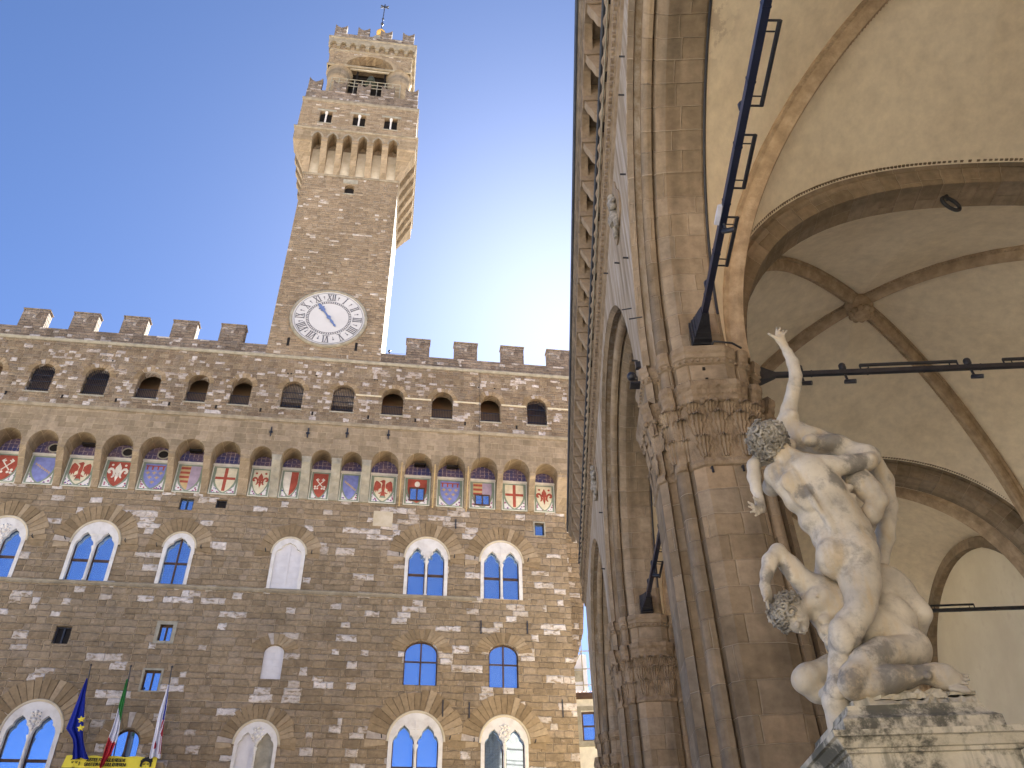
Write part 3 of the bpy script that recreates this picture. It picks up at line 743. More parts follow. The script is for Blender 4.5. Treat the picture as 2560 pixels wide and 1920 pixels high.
# upper wall with barred arches
gh = []
UWN = [(-30.8, -29.2), (-27.2, -25.6), (-23.45, -21.8), (-19.75, -18.15), (-16.18, -14.72), (-13.05, -11.6), (-9.36, -7.8), (-5.63, -4.0), (-1.9, -.3), (1.88, 3.48), (5.63, 7.16), (9.25, 10.80)]
for a, b in UWN: gh.append(archpoly(a, b, 39.12, 41.63-(b-a)/2, 41.63, 14))
mb = MB(); mb.plate(rect(UL, GE, 38.0, 44.0), gh, d0=YG, d1=YG+.65)
mb.box(GE-.65, GE, YG+.651, 20, 38.0, 44.0)
mb.build('upper_wall', M['upper'], palace)
mb = MB(); mb.box(UL, GE-.66, .9, 1.1, 38.0, 44.0); mb.box(UL, GE-.66, YG+.66, .9, 38.2, 38.4); mb.box(UL, GE-.66, YG+.66, .9, 43.6, 43.9)
mb.build('gallery_interior', M['inner'], palace)
for i, (a, b) in enumerate(UWN):
    c = (a+b)/2; r = (b-a)/2
    mb = MB()
    full = i in (1, 2, 6, 7, 11)
    n = 13; top = 41.6 if full else 40.15
    for j in range(1, n):
        x = a+(b-a)*j/n; zt = min(top, 41.63-r+math.sqrt(max(r*r-(x-c)**2, 0)))
        mb.box(x-.017, x+.017, YG+.24, YG+.274, 39.12, zt)
    for z in ((39.5, 40.2, 40.75) if full else (39.4, 40.1)): mb.box(a, b, YG+.234, YG+.28, z-.02, z+.02)
    win = mb.build('barred_window', M['iron'], palace)
    voussoirs_ = MB(); rng = random.Random(i); nn = 11
    for j in range(nn):
        t0 = pi*j/nn+.02; t1 = pi*(j+1)/nn-.02; ro = r+.34*(1+rng.uniform(-.2, .3)); zs = 41.63-r
        voussoirs_.plate([(c+(r+.01)*math.cos(t0), zs+(r+.01)*math.sin(t0)), (c+ro*math.cos(t0), zs+ro*math.sin(t0)), (c+ro*math.cos(t1), zs+ro*math.sin(t1)), (c+(r+.01)*math.cos(t1), zs+(r+.01)*math.sin(t1))], d0=YG-.03-rng.uniform(0, .02), d1=YG+.05)
    voussoirs_.build('arch_stones', M['voussoir'], win)
    mb = MB(); mb.box(a-.08, b+.08, YG-.05, YG+.12, 39.0, 39.115); mb.build('sill', M['greystone'], win)
    if i in (8, 9, 10):
        mb = MB(); mb.loft([[(c-.5+.5*math.cos(t)*1.0+.5, YG+.4, 39.13+.22*math.sin(t)) for t in [pi*k/8 for k in range(9)]], [(c+.5*math.cos(t), YG+.9, 39.13+.22*math.sin(t)) for t in [pi*k/8 for k in range(9)]]], closed=False)
        mb.plate([(c+.5*math.cos(t), 39.13+.22*math.sin(t)) for t in [pi*k/8 for k in range(9)]], d0=YG+.38, d1=YG+.42); mb.build('tiled_cover', M['tile'], win)
mb = MB(); rng = random.Random(3)                             # putlog holes
for a, b in zip(UWN, UWN[1:]):
    x = (a[1]+b[0])/2+rng.uniform(-.2, .2); mb.box(x-.07, x+.07, YG-.012, YG+.05, 38.62, 38.95)
for _ in range(8):
    x = rng.uniform(-28, 12); mb.box(x-.06, x+.06, YG-.012, YG+.05, 42.3, 42.42)
each(mb, 'putlog_hole', M['dark'], palace)
xs = [-4.0, -1.9, -.3, 1.88, 3.48, 5.63, 7.16, 9.25, 10.8, GE]
for x0, x1 in zip(xs[0::2], xs[1::2]):
    mb = MB(); mb.box(x0+.08, x1-.08, YG-.045, YG+.02, 40.72, 40.84); mb.build('pale_ledge', M['p_cream'], palace)
mb = MB()
for x, z in ((-9.6, 36.9), (-7.0, 37.0), (-4.2, 37.2), (-1.2, 37.3)): mb.box(x-.04, x+.04, YG-.1, YG-.02, z-.4, z+.4); mb.box(x-.12, x+.12, YG-.1, YG-.02, z-.1, z+.02); mb.build('iron_anchor', M['iron'], palace); mb = MB()
mb = MB(); mb.tube([(5.55, YG-.06, 35.5), (5.55, YG-.06, 43.8)], .014, 6); mb.build('cable', M['iron'], palace)
band('cornice', band_prof(44.06, .22, .16), (UL, GE, YG), 'greystone', palace)
mb = MB(); mb.box(UL, GE, YG+.02, YG+.75, 44.05, 45.1); mb.box(GE-.75, GE-.02, YG+.76, 20, 44.05, 45.1); mb.build('parapet', M['parapet'], palace)
mer = [-29.62]+[-25.95, -22.27, -18.56, -14.92]+[-.40, 3.46, 7.28, 11.1]
first = None
for x in mer:
    if first is None:
        mb = MB(); mb.box(0, 1.86, YG+.02, YG+.75, 45.1, 46.82); mb.box(-.06, 1.92, YG-.04, YG+.81, 46.821, 46.90)
        first = mb.build('merlon', M['parapet'], palace); first.location.x = x
    else:
        q = first.copy(); C.objects.link(q); q.parent = palace; q.location.x = x
for k in range(4):
    q = first.copy(); C.objects.link(q); q.parent = palace; q.rotation_euler = (0, 0, pi/2); q.location = (GE+YG, 3.2+k*3.7, 0)
mb = MB(); mb.tube([(-1.72, YG+.3, 44.2), (-1.72, YG+.3, 45.6)], .03, 6); mb.ball((-1.72, YG+.3, 45.6), .12, 8); mb.tube([(-2.4, YG+.3, 45.35), (-.4, YG+.3, 45.45)], .012, 5); mb.build('antenna', M['iron'], palace)
# lower wing beyond the corner, carried on a corbel
mb = MB(); mb.loft([[(UR+.01, 8.0, z), (x, 8.0, z), (x, 21.9, z), (UR+.01, 21.9, z)] for x, z in ((UR+.03, 22.0), (13.2, 23.2), (13.97, 24.1), (14.7, 26.6), (15.1, 31.0), (15.45, 37.0))], caps=(True, True))
mb.build('side_bay', M['rustic'], palace)
# ------------------------------------------------------------------ the tower on the palace
TX0, TX1, TY = -11.16, -2.35, YG-.03
TC = (TX0+TX1)/2; TB = TY+8.6                              # back of the shaft
mb = MB(); mb.plate(rect(TX0, TX1, 44.0, 71.0), [archpoly(-7.22, -6.36, 63.95, 64.95, 65.2, 8)], d0=TY, d1=TY+.5)
mb.box(TX0, TX1, TY+.51, TB, 40.0, 72.0); tower = mb.build('tower_shaft', M['towerstone'], palace)
mb = MB(); mb.box(-7.25, -6.3, TY+.4, TY+.49, 63.9, 65.3); mb.build('small_opening', M['dark'], palace)
mb = MB(); mb.box(-7.45, -6.1, TY-.04, TY+.1, 65.35, 65.95); mb.box(-7.3, -6.3, TY-.06, TY+.1, 63.78, 63.94); mb.build('stone_lintel', M['greystone'], palace)
for x in (-9.62, -4.35):
    mb = MB(); mb.box(x-.10, x+.10, TY-.012, TY+.05, 45.1, 45.95); mb.build('arrow_slit', M['dark'], palace)
# clock
CX, CZ, CR = -6.80, 48.26, 3.0
mb = MB(); N = 48; K = lambda r, n=N: [(CX+r*math.cos(2*pi*i/n), CZ+r*math.sin(2*pi*i/n)) for i in range(n)]
mb.plate(K(CR-.13), d0=TY-.12, d1=TY+.02); clock = mb.build('clock', M['dial'], palace)
mb = MB(); rings = []
for i in range(N+1):
    a = 2*pi*i/N; rings.append([(CX+r*math.cos(a), y, CZ+r*math.sin(a)) for r, y in ((CR-.13, TY-.1), (CR-.12, TY-.2), (CR-.02, TY-.22), (CR+.08, TY-.16), (CR+.09, TY+.02))])
mb.loft(rings, closed=False, smooth=True); mb.build('clock_rim', M['greystone'], clock)
mb = MB()
for r, t in ((2.74, .03), (1.80, .03), (1.62, .03)):
    mb.plate(K(r), [K(r-t)], d0=TY-.135, d1=TY-.119)
for i in range(60):
    a = 2*pi*i/60; ca, sa = math.cos(a), math.sin(a); p = lambda r, w: (CX+r*ca-w*sa, CZ+r*sa+w*ca)
    mb.plate([p(1.61, -.035), p(1.775, -.035), p(1.775, .035), p(1.61, .035)], d0=TY-.134, d1=TY-.119)
mb.build('minute_ring', M['numeral'], clock)
ROM = ['XII', 'I', 'II', 'III', 'IIII', 'V', 'VI', 'VII', 'VIII', 'IX', 'X', 'XI']
GW = {'I': .17, 'V': .36, 'X': .38}
for h, txt in enumerate(ROM):
    a = pi/2-h*pi/6; mb = MB(); tot = sum(GW[q] for q in txt); x = -tot/2; H = .34; ry = 2.27
    er = (math.cos(a), math.sin(a)); et = (math.sin(a), -math.cos(a))
    def T(p): return (CX+(ry+p[1])*er[0]+p[0]*et[0], CZ+(ry+p[1])*er[1]+p[0]*et[1])
    def bar(x0, z0, x1, z1, w):
        d = math.hypot(x1-x0, z1-z0); nx, nz = -(z1-z0)/d*w/2, (x1-x0)/d*w/2
        mb.plate([T((x0-nx, z0-nz)), T((x1-nx, z1-nz)), T((x1+nx, z1+nz)), T((x0+nx, z0+nz))], d0=TY-.136-.002*(len(mb.f) % 5), d1=TY-.119)
    for q in txt:
        c = x+GW[q]/2
        if q == 'I': bar(c, -H, c, H, .085)
        elif q == 'V': bar(c-.13, H, c, -H, .09); bar(c+.13, H, c, -H, .045)
        else: bar(c-.14, H, c+.14, -H, .09); bar(c+.14, H, c-.14, -H, .045)
        x += GW[q]
    for zz in (-H, H): bar(-tot/2-.01, zz, tot/2+.01, zz, .04)
    mb.build('numeral', M['numeral'], clock)
    a2 = a-pi/12; er = (math.cos(a2), math.sin(a2)); et = (math.sin(a2), -math.cos(a2)); ry = 2.2
    mb2 = mb; mb = MB(); bar(0, -.15, 0, .12, .035); bar(-.06, .12, .06, .12, .05); bar(0, .12, 0, .2, .1); mb.build('half_hour_mark', M['numeral'], clock)
mb = MB(); a = rad(124); er = (math.cos(a), math.sin(a)); et = (-math.sin(a), math.cos(a))
T = lambda r, t: (CX+r*er[0]+t*et[0], CZ+r*er[1]+t*et[1])
half = [(-1.15, .02), (-1.0, .10), (-.8, .05), (-.55, .11), (-.25, .07), (0, .16), (.25, .07), (.75, .07), (.95, .2), (1.1, .12), (1.2, .26), (1.32, .1), (1.42, .15), (1.72, 0)]
mb.plate([T(r, -t) for r, t in half]+[T(r, t) for r, t in half[-2::-1]], d0=TY-.22, d1=TY-.18)
mb.plate([(CX+.17*math.cos(t*pi/6), CZ+.17*math.sin(t*pi/6)) for t in range(12)], d0=TY-.26, d1=TY-.221)
mb.build('clock_hand', M['hand'], clock)
# corbelled gallery of the tower
OV = 1.40; GX0, GX1, GY = TX0-OV, TX1+OV, TY-OV; GB = TB+OV
ZK, ZA = 66.3, 70.0
mb = MB(); band_prof2 = band_prof
NI = 6; half = 4.02; wN = .86; pit = (2*half-wN)/(NI-1)
niches = [(TC-half+i*pit, TC-half+i*pit+wN) for i in range(NI)]
def pointed(a, b, zs, h, n=7):
    w = b-a; c = (a+b)/2; R = (w*w/4+h*h)/w           # two arcs meeting at the top
    out = []
    for i in range(n+1):
        t = math.asin(min(1, h/R))*i/n; out.append((a+R-R*math.cos(t), zs+R*math.sin(t)))
    return out+[(a+b-x, z) for x, z in out[-2::-1]]
def outline(x0, x1, nich):
    pl = [(x0, 71.4), (x0, ZA)]
    for a, b in nich: pl += pointed(a, b, ZA, .82)
    return (pl+[(x1, ZA), (x1, 71.4)])[::-1]
mb = MB(); mb.plate(outline(GX0, GX1, niches), d0=GY, d1=TY-.02); 
yc = (TY+TB)/2; ny = [(yc-TC+a, yc-TC+b) for a, b in niches]
mb.plate(outline(GY+.01, GB, ny), d0=GX1, d1=TX1+.02, axis='x'); mb.plate(outline(GY+.01, GB, ny), d0=GX0, d1=TX0-.02, axis='x')
mb.box(GX0+.02, GX1-.02, TB, GB, ZA, 71.4)
mb.build('tower_corbel_arcade', M['ashlar'], palace)
mb = MB()                                                  # paler rims of the pointed arches
for a, b in niches:
    o1 = pointed(a-.16, b+.16, ZA, 1.02); i1 = pointed(a, b, ZA, .82)
    mb.plate((o1+i1[::-1])[::-1], d0=GY-.05, d1=GY+.03)
mb.build('arch_rim', M['moulding'], palace)
mb = MB(); mb.box(TX0+.1, TX1-.1, TY-.012, TY+.1, ZK+.2, ZA); mb.box(TX1-.1, TX1+.012, TY+.2, TB-.1, ZK+.2, ZA); mb.build('niche_back', M['palestone'], palace)
pr = [(0, ZK), (.10, ZK+.1), (.45, ZK+1.1), (.50, ZK+1.15), (.85, ZK+2.1), (.9, ZK+2.15), (1.28, ZK+3.1), (OV-.02, ZK+3.25), (OV-.02, ZA), (0, ZA)]
ed = [TX0]+[q for ab in niches for q in ab]+[TX1]
for i in range(0, len(ed), 2):
    a, b = ed[i], ed[i+1]
    if i in (0, len(ed)-2): continue
    mb = MB(); mb.loft([[(a, TY-p, z) for p, z in pr], [(b, TY-p, z) for p, z in pr]], caps=(True, True)); mb.box(a-.03, b+.03, GY-.03, TY-.02, ZA-.02, ZA+.14); mb.build('corbel', M['ashlar'], palace)
    d = yc-TC
    mb = MB(); mb.loft([[(TX1+p, a+d, z) for p, z in pr], [(TX1+p, b+d, z) for p, z in pr]], caps=(True, True)); mb.build('corbel', M['ashlar'], palace)
    mb = MB(); mb.loft([[(TX0-p, a+d, z) for p, z in pr], [(TX0-p, b+d, z) for p, z in pr]], caps=(True, True)); mb.build('corbel', M['ashlar'], palace)
for sx in (0, 1):
    for sy in (0, 1):
        x = (TX0, TX1)[sx]; y = (TY, TB)[sy]; dx = (-1, 1)[sx]; dy = (-1, 1)[sy]
        xin = (niches[0][0], niches[-1][1])[sx]; yin = (ny[0][0], ny[-1][1])[sy]
        mb = MB(); mb.loft([[(x+dx*p, y+dy*p, z), (xin, y+dy*p, z), (xin, yin, z), (x+dx*p, yin, z)] for p, z in pr[:-1]], caps=(True, True)); mb.build('corner_corbel', M['ashlar'], palace)
def band4(name, prof, x0, x1, y0, y1, mat):
    mb = MB(); mb.loft([[(x0-p, y0-p, z), (x1+p, y0-p, z), (x1+p, y1+p, z), (x0-p, y1+p, z)] for p, z in prof], caps=(False, False)); return mb.build(name, M[mat], palace)
band4('tower_band', band_prof(ZK+.06, .2, .1), TX0, TX1, TY, TB, 'moulding')
band4('tower_band', band_prof(71.45, .22, .14), GX0, GX1, GY, GB, 'moulding')
SH = .30                                                   # upper storey stands slightly back
X0, X1, Y0, Y1 = GX0+.12, GX1-.12, GY+.12, GB-.12
tw = [(-10.55, -9.36), (-7.35, -6.12), (-4.28, -3.0)]
mb = MB(); mb.plate(rect(X0, X1, 71.4, 76.4), [rect(a, b, 72.62, 74.45) for a, b in tw], d0=Y0, d1=Y0+.5); mb.box(X0, X1, Y0+.51, Y1, 71.4, 76.4)
mb.build('tower_gallery', M['towerstone'], palace)
for a, b in tw:
    mb = MB(); mb.box(a-.05, b+.05, Y0+.42, Y0+.5, 72.55, 74.5)
    for j in range(1, 10): x = a+(b-a)*j/10; mb.box(x-.015, x+.015, Y0+.3, Y0+.33, 72.62, 74.4)
    wn = mb.build('tower_window', M['dark'], palace)
    c = (a+b)/2; mb = MB(); mb.lathe([(.12, 72.62), (.09, 72.75), (.085, 74.0), (.16, 74.3), (.17, 74.45)], c, Y0+.12, 10); mb.build('column', M['marble'], wn)
    mb = MB(); mb.box(a-.3, b+.35, Y0-.03, Y0+.05, 74.5, 74.78); mb.box(a-.1, b+.1, Y0-.04, Y0+.1, 72.48, 72.6); mb.build('stone_lintel', M['greystone'], wn)
band4('tower_band', [(-.02, 76.0), (.04, 76.0), (.10, 76.2), (.10, 76.45), (-.02, 76.5)], X0, X1, Y0, Y1, 'moulding')
PX0, PX1, PY0, PY1 = X0+.1, X1-.1, Y0+.1, Y1-.1
mb = MB(); mb.box(PX0, PX1, PY0, PY0+.5, 76.45, 78.1); mb.box(PX0, PX1, PY1-.5, PY1, 76.45, 78.1); mb.box(PX0, PX0+.5, PY0+.51, PY1-.51, 76.45, 78.1); mb.box(PX1-.5, PX1, PY0+.51, PY1-.51, 76.45, 78.1); mb.box(PX0+.5, PX1-.5, PY0+.51, PY1-.51, 76.3, 77.0)
mb.build('tower_parapet', M['parapet'], palace)
def swallow(w, h, d=.5):
    mb = MB(); mb.plate([(-w/2, 0), (w/2, 0), (w/2+.02, h), (w*.28, h*.78), (0, h*.66), (-w*.28, h*.78), (-w/2-.02, h)], d0=-d/2, d1=d/2); return mb
sm = None
def merlons(pts, w, h, zz):
    global sm
    key_ = (w, h)
    src = None
    for (x, y, rz) in pts:
        if src is None: src = swallow(w, h).build('swallowtail_merlon', M['parapet'], palace); q = src
        else: q = src.copy(); C.objects.link(q); q.parent = palace
        q.location = (x, y, zz); q.rotation_euler = (0, 0, rz)
cxs = [PX0+.7+i*(PX1-PX0-1.4)/4 for i in range(5)]; cys = [PY0+.7+i*(PY1-PY0-1.4)/4 for i in range(5)]
merlons([(x, PY0+.25, 0) for x in cxs]+[(PX0+.25, y, pi/2) for y in cys[1:]]+[(PX1-.25, y, pi/2) for y in cys[1:]]+[(x, PY1-.25, 0) for x in cxs[1:-1]], 1.3, 2.1, 78.1)
# belfry on four round piers
BX0, BX1, BY0 = -11.1, -2.25, TY+.1; BY1 = BY0+8.6
for x in (BX0+1.2, BX1-1.2):
    for y in (BY0+1.2, BY1-1.2):
        mb = MB(); mb.lathe([(1.12, 76.9), (1.12, 83.3), (1.16, 83.4), (1.10, 83.5), (1.3, 84.2), (1.12, 84.25), (1.45, 85.0)], x, y, 20); mb.build('belfry_pier', M['ashlar'], palace)
ar = 2.3; az = 85.1
def bel(a, b): return [(a, 89.3), (a, az)]+[(a+1.9, az)]+[((a+b)/2-(b-a-3.8)/2*math.cos(pi*i/18), az+2.15*math.sin(pi*i/18)) for i in range(19)]+[(b-1.9, az), (b, az), (b, 89.3)]
mb = MB(); mb.plate(bel(BX0, BX1)[::-1], d0=BY0, d1=BY0+1.05); mb.plate(bel(BX0, BX1)[::-1], d0=BY1, d1=BY1-2.0)
mb.plate(bel(BY0+.01, BY1-.01)[::-1], d0=BX0, d1=BX0+1.9, axis='x'); mb.plate(bel(BY0+.01, BY1-.01)[::-1], d0=BX1, d1=BX1-1.9, axis='x'); mb.box(BX0+.1, BX1-.1, BY0+.1, BY1-.1, 88.2, 89.2)
mb.build('belfry', M['towerstone'], palace)
mb = MB(); i1 = [((BX0+BX1)/2-(BX1-BX0-3.8)/2*math.cos(pi*i/18), az+2.15*math.sin(pi*i/18)) for i in range(19)]; o1 = [((BX0+BX1)/2-(BX1-BX0-2.9)/2*math.cos(pi*i/18), az+2.6*math.sin(pi*i/18)) for i in range(19)]
mb.plate((o1+i1[::-1])[::-1], d0=BY0-.03, d1=BY0+.02); mb.build('arch_rim', M['ashlar'], palace)
band4('belfry_band', [(-.02, 84.85), (.12, 84.9), (.12, 85.08), (-.02, 85.12)], BX0, BX1, BY0, BY1, 'moulding')
band4('belfry_band', [(-.02, 87.75), (.08, 87.8), (.08, 87.95), (-.02, 88.0)], BX0, BX1, BY0, BY1, 'moulding')
# little arched corbel table under the top
pl = [(BX0-.3, 89.9), (BX0-.3, 88.65)]; nn = 9; pw = (BX1-BX0+.6)/nn
for i in range(nn):
    a = BX0-.3+i*pw+.22; b = a+pw-.44; pl += [((a+b)/2-(b-a)/2*math.cos(pi*k/8), 88.65+.42*math.sin(pi*k/8)) for k in range(9)]
pl += [(BX1+.3, 88.65), (BX1+.3, 89.9)]
mb = MB(); mb.plate(pl[::-1], d0=BY0-.35, d1=BY0-.01); 
for i in range(nn+1):
    x = BX0-.3+i*pw; mb.box(max(x-.18, BX0-.29), min(x+.18, BX1+.29), BY0-.3, BY0-.02, 88.2, 88.649)
d = BY0-BX0; mb.plate([(x+d-.01, z) for x, z in pl][::-1], d0=BX1+.35, d1=BX1+.01, axis='x'); mb.plate([(x+d-.01, z) for x, z in pl][::-1], d0=BX0-.35, d1=BX0-.01, axis='x')
mb.build('corbel_table', M['moulding'], palace)
band4('belfry_band', [(.3, 89.75), (.42, 89.85), (.42, 90.05), (.2, 90.1)], BX0, BX1, BY0, BY1, 'moulding')
QX0, QX1, QY0, QY1 = BX0+.0, BX1-.0, BY0, BY1
mb = MB(); mb.box(QX0, QX1, QY0, QY0+.5, 90.05, 91.4); mb.box(QX0, QX1, QY1-.5, QY1, 90.05, 91.4); mb.box(QX0, QX0+.5, QY0+.51, QY1-.51, 90.05, 91.4); mb.box(QX1-.5, QX1, QY0+.51, QY1-.51, 90.05, 91.4); mb.box(QX0+.5, QX1-.5, QY0+.5, QY1-.5, 89.3, 90.3)
mb.build('belfry_parapet', M['parapet'], palace)
cxs = [QX0+.65+i*(QX1-QX0-1.3)/3 for i in range(4)]; cys = [QY0+.65+i*(QY1-QY0-1.3)/3 for i in range(4)]
merlons([(x, QY0+.25, 0) for x in cxs]+[(QX0+.25, y, pi/2) for y in cys[1:]]+[(QX1-.25, y, pi/2) for y in cys[1:]]+[(x, QY1-.25, 0) for x in cxs[1:-1]], 1.28, 1.75, 91.4)
# bell, its beams and railing
mb = MB(); by = BY0+1.5
mb.lathe([(.02, 85.75), (.22, 85.7), (.36, 85.4), (.45, 84.9), (.58, 84.5), (.64, 84.35), (.5, 84.4)], TC+.25, by, 16); bell = mb.build('bell', M['bronze'], palace)
mb = MB()
for z in (85.9, 84.1, 82.9): mb.box(BX0+2, BX1-2, by+.35, by+.55, z-.1, z+.1)
mb.box(BX0+1, BX1-1, by+1.5, by+1.6, 77, 90); mb.box(TC-1.4, TC-1.2, by-.08, by+.08, 79, 86.6); mb.box(TC+1.6, TC+1.8, by-.08, by+.08, 79, 86.6)  # wide dark sheet gives the belfry's shaded inside and netting; posts are frame
mb.build('bell_frame_and_shade_sheet', M['dark'], palace)
mb = MB(); mb.box(BX0+1.8, BX1-1.8, by-.5, by-.35, 86.05, 86.3); mb.build('pale_beam', M['palestone'], palace)
mb = MB()
for z in (80.9, 81.5, 82.1): mb.tube([(PX0+2, PY0+1.0, z), (PX1-2, PY0+1.0, z)], .05, 6)
for i in range(10): x = PX0+2+i*(PX1-PX0-4)/9; mb.tube([(x, PY0+1.0, 77), (x, PY0+1.0, 82.1)], .05, 6)
mb.build('railing', M['greystone'], palace)
# small roof, gilt ball and vane
sx, sy = -6.45, BY0+3.6
mb = MB(); mb.loft([[(sx-2.7, sy-2.7, 90.2), (sx+2.7, sy-2.7, 90.2), (sx+2.7, sy+2.7, 90.2), (sx-2.7, sy+2.7, 90.2)], [(sx-.45, sy-.45, 97.4), (sx+.45, sy-.45, 97.4), (sx+.45, sy+.45, 97.4), (sx-.45, sy+.45, 97.4)]], caps=(True, True)); mb.build('spire_roof', M['greystone'], palace)
mb = MB(); mb.lathe([(.4, 97.3), (.42, 97.7), (.3, 98.1)], sx, sy, 12); mb.ball((sx, sy, 98.6), .55, 12); mb.build('gilt_ball', M['copper'], palace)
mb = MB(); mb.tube([(sx, sy, 99.5), (sx, sy, 105.5)], .06, 6); mb.ball((sx, sy, 100.8), .2, 8); mb.ball((sx, sy, 102), .14, 8)
for i in range(3):
    a = i*pi/3+.5; mb.tube([(sx-.55*math.cos(a), sy, 104.9-.5*math.sin(a)), (sx+.55*math.cos(a), sy, 104.9+.5*math.sin(a))], .09, 5)
mb.build('vane', M['iron'], palace)

# ------------------------------------------------------------------ flags and banner on the palace front
RP = Matrix.Rotation(YAW_P, 4, 'Z')
def at(px, py, y, s=600/1270, oy=1620):
    """point of a plane parallel to the front (palace axes) from a position in the picture"""
    px, py = px*s, oy+py*s; d = f0+rv*((px-1280)/FPX)-uv_*((py-960)/FPX); p = d*((DF+y)/d.dot(pn))
    return (p.dot(Vector((math.cos(YAW_P), math.sin(YAW_P), 0))), y, p.z+1.6)
def flag(p0, p1, rows, cuts, label, mats, seed):
    """pole leaning out from the front; the limp cloth hangs in pleats between the given edges"""
    a, b = Vector(at(*p0, -.5)), Vector(at(*p1, -1.7)); root = empty('flag', palace.location+RP@a, YAW_P, label=label, cat='flag', group='flags over the yellow banner')
    o = tuple(a); mb = MB(o); mb.tube([a, b], .035, 8); mb.ball(tuple(b), .07, 8); mb.build('pole', M['iron'], root)
    nu, nv = 28, 54; V = []; n = nv+1; pts = []
    for i in range(nu+1):
        s = i/nu; row = []
        for j in range(nv+1):
            t = j/nv*(len(rows)-1); k = min(int(t), len(rows)-2); f = t-k; r = [rows[k][m]*(1-f)+rows[k+1][m]*f for m in range(3)]
            dep = -1.72+.55*j/nv+(.10*math.sin(s*13+seed)+.07*math.sin(s*23+j*.05+seed*2))*(.3+.7*j/nv)
            row.append(at(r[1]+(r[2]-r[1])*s, r[0]+5*math.sin(s*8+seed)*(j/nv)**2, dep))
        pts.append(row); V += row
    mb = MB(o); F = []; mi = []
    for i in range(nu):
        for j in range(nv): F.append((i*n+j, (i+1)*n+j, (i+1)*n+j+1, i*n+j+1)); mi.append(cuts((i+.5)/nu, (j+.5)/nv))
    mb.add(V, F, 0, None, True); mb.mi = mi; mb.build('cloth', mats, root)
    return root, pts, o
M['eu'] = paint('deep_blue_flag_cloth', (.006, .018, .23), .12, rough=.7); M['yellow'] = paint('yellow_cloth', (.80, .66, .07), .05); M['green'] = paint('green_flag_cloth', (.05, .25, .06)); M['fwhite'] = paint('white_flag_cloth', (.68, .68, .74), .06); M['fred'] = paint('red_flag_cloth', (.50, .04, .05)); M['dred'] = paint('dark_red_flag_cloth', (.28, .02, .035))
M['black'] = noise_mat('black_print', [(.3, (.016, .016, .017)), (.7, (.022, .022, .023))], 2.0)
ra, pa, oa = flag((378, 590), (482, 90), [(160, 457, 464), (230, 428, 454), (300, 400, 449), (370, 372, 445), (425, 349, 441), (450, 366, 440), (480, 384, 440), (510, 388, 446), (540, 386, 452), (585, 382, 470)], lambda s, t: 0, 'deep blue flag with yellow stars, hanging limp from its pole', [M['eu']], 1)
mb = MB(oa)                                                # two stars showing among the folds
for (x, y) in ((426, 373), (422, 419)):
    c = at(x, y, -1.95); mb2 = []
    for q_ in range(10):
        r = .19 if q_ % 2 == 0 else .08; a = pi/2+q_*pi/5+.2; mb2.append((c[0]+r*math.cos(a), c[2]+r*math.sin(a)))
    mb.plate(mb2, d0=-1.85, d1=-1.70)
each(mb, 'star', M['yellow'], ra)
flag((598, 590), (693, 96), [(165, 669, 677), (230, 650, 667), (290, 632, 657), (330, 622, 649), (380, 608, 639), (430, 592, 632), (480, 572, 622), (520, 560, 606), (560, 548, 590), (600, 535, 560), (635, 524, 540)], lambda s, t: (0 if t < .26+.16*s else (1 if t < .60+.08*s-.04*abs(s-.5) else 2)), 'green, white and red striped flag between the two others', [M['green'], M['fwhite'], M['fred']], 4)
flag((824, 590), (910, 100), [(195, 888, 897), (250, 872, 889), (320, 848, 881), (380, 832, 871), (440, 820, 863), (500, 806, 857), (560, 792, 851), (580, 790, 848)], lambda s, t: (2 if (s > .68 and t < .42 and s < .92) else (1 if (s > .58 and (t-.52)**2*30+(s-.92)**2*4 < .35 and math.sin(t*31+s*17) > -.7) or (.25 < s < .45 and .62+.25*s < t < .80) or (s > .8 and .6 < t < .85 and math.sin(s*40) > 0) else 0)), 'white flag with a dark red emblem in its folds', [M['fwhite'], M['dred'], M['eu']], 7)

def letters():
    """stroke letters on a 4 x 6 grid"""
    return {'A': [[(0, 0), (1, 6), (3, 6), (4, 0)], [(.7, 2), (3.3, 2)]], 'C': [[(4, 5.2), (3, 6), (1, 6), (0, 5), (0, 1), (1, 0), (3, 0), (4, .8)]], 'E': [[(4, 6), (0, 6), (0, 0), (4, 0)], [(0, 3), (3, 3)]], 'F': [[(4, 6), (0, 6), (0, 0)], [(0, 3), (3, 3)]],
            'G': [[(4, 5.2), (3, 6), (1, 6), (0, 5), (0, 1), (1, 0), (3, 0), (4, 1), (4, 3), (2.3, 3)]], 'I': [[(2, 0), (2, 6)]], 'J': [[(3.4, 6), (3.4, 1), (2.4, 0), (1, 0), (.2, 1)]], 'L': [[(0, 6), (0, 0), (3.8, 0)]], 'N': [[(0, 0), (0, 6), (4, 0), (4, 6)]], 'O': [[(1, 0), (0, 1), (0, 5), (1, 6), (3, 6), (4, 5), (4, 1), (3, 0), (1, 0)]],
            'P': [[(0, 0), (0, 6), (3, 6), (4, 5), (4, 3.8), (3, 2.8), (0, 2.8)]], 'R': [[(0, 0), (0, 6), (3, 6), (4, 5), (4, 3.8), (3, 2.8), (0, 2.8)], [(2, 2.8), (4, 0)]], 'S': [[(4, 5.2), (3, 6), (1, 6), (0, 5), (0, 3.8), (1, 3.1), (3, 2.9), (4, 2.2), (4, 1), (3, 0), (1, 0), (0, .8)]], 'T': [[(0, 6), (4, 6)], [(2, 6), (2, 0)]], 'U': [[(0, 6), (0, 1), (1, 0), (3, 0), (4, 1), (4, 6)]], 'Z': [[(0, 6), (4, 6), (0, 0), (4, 0)]]}
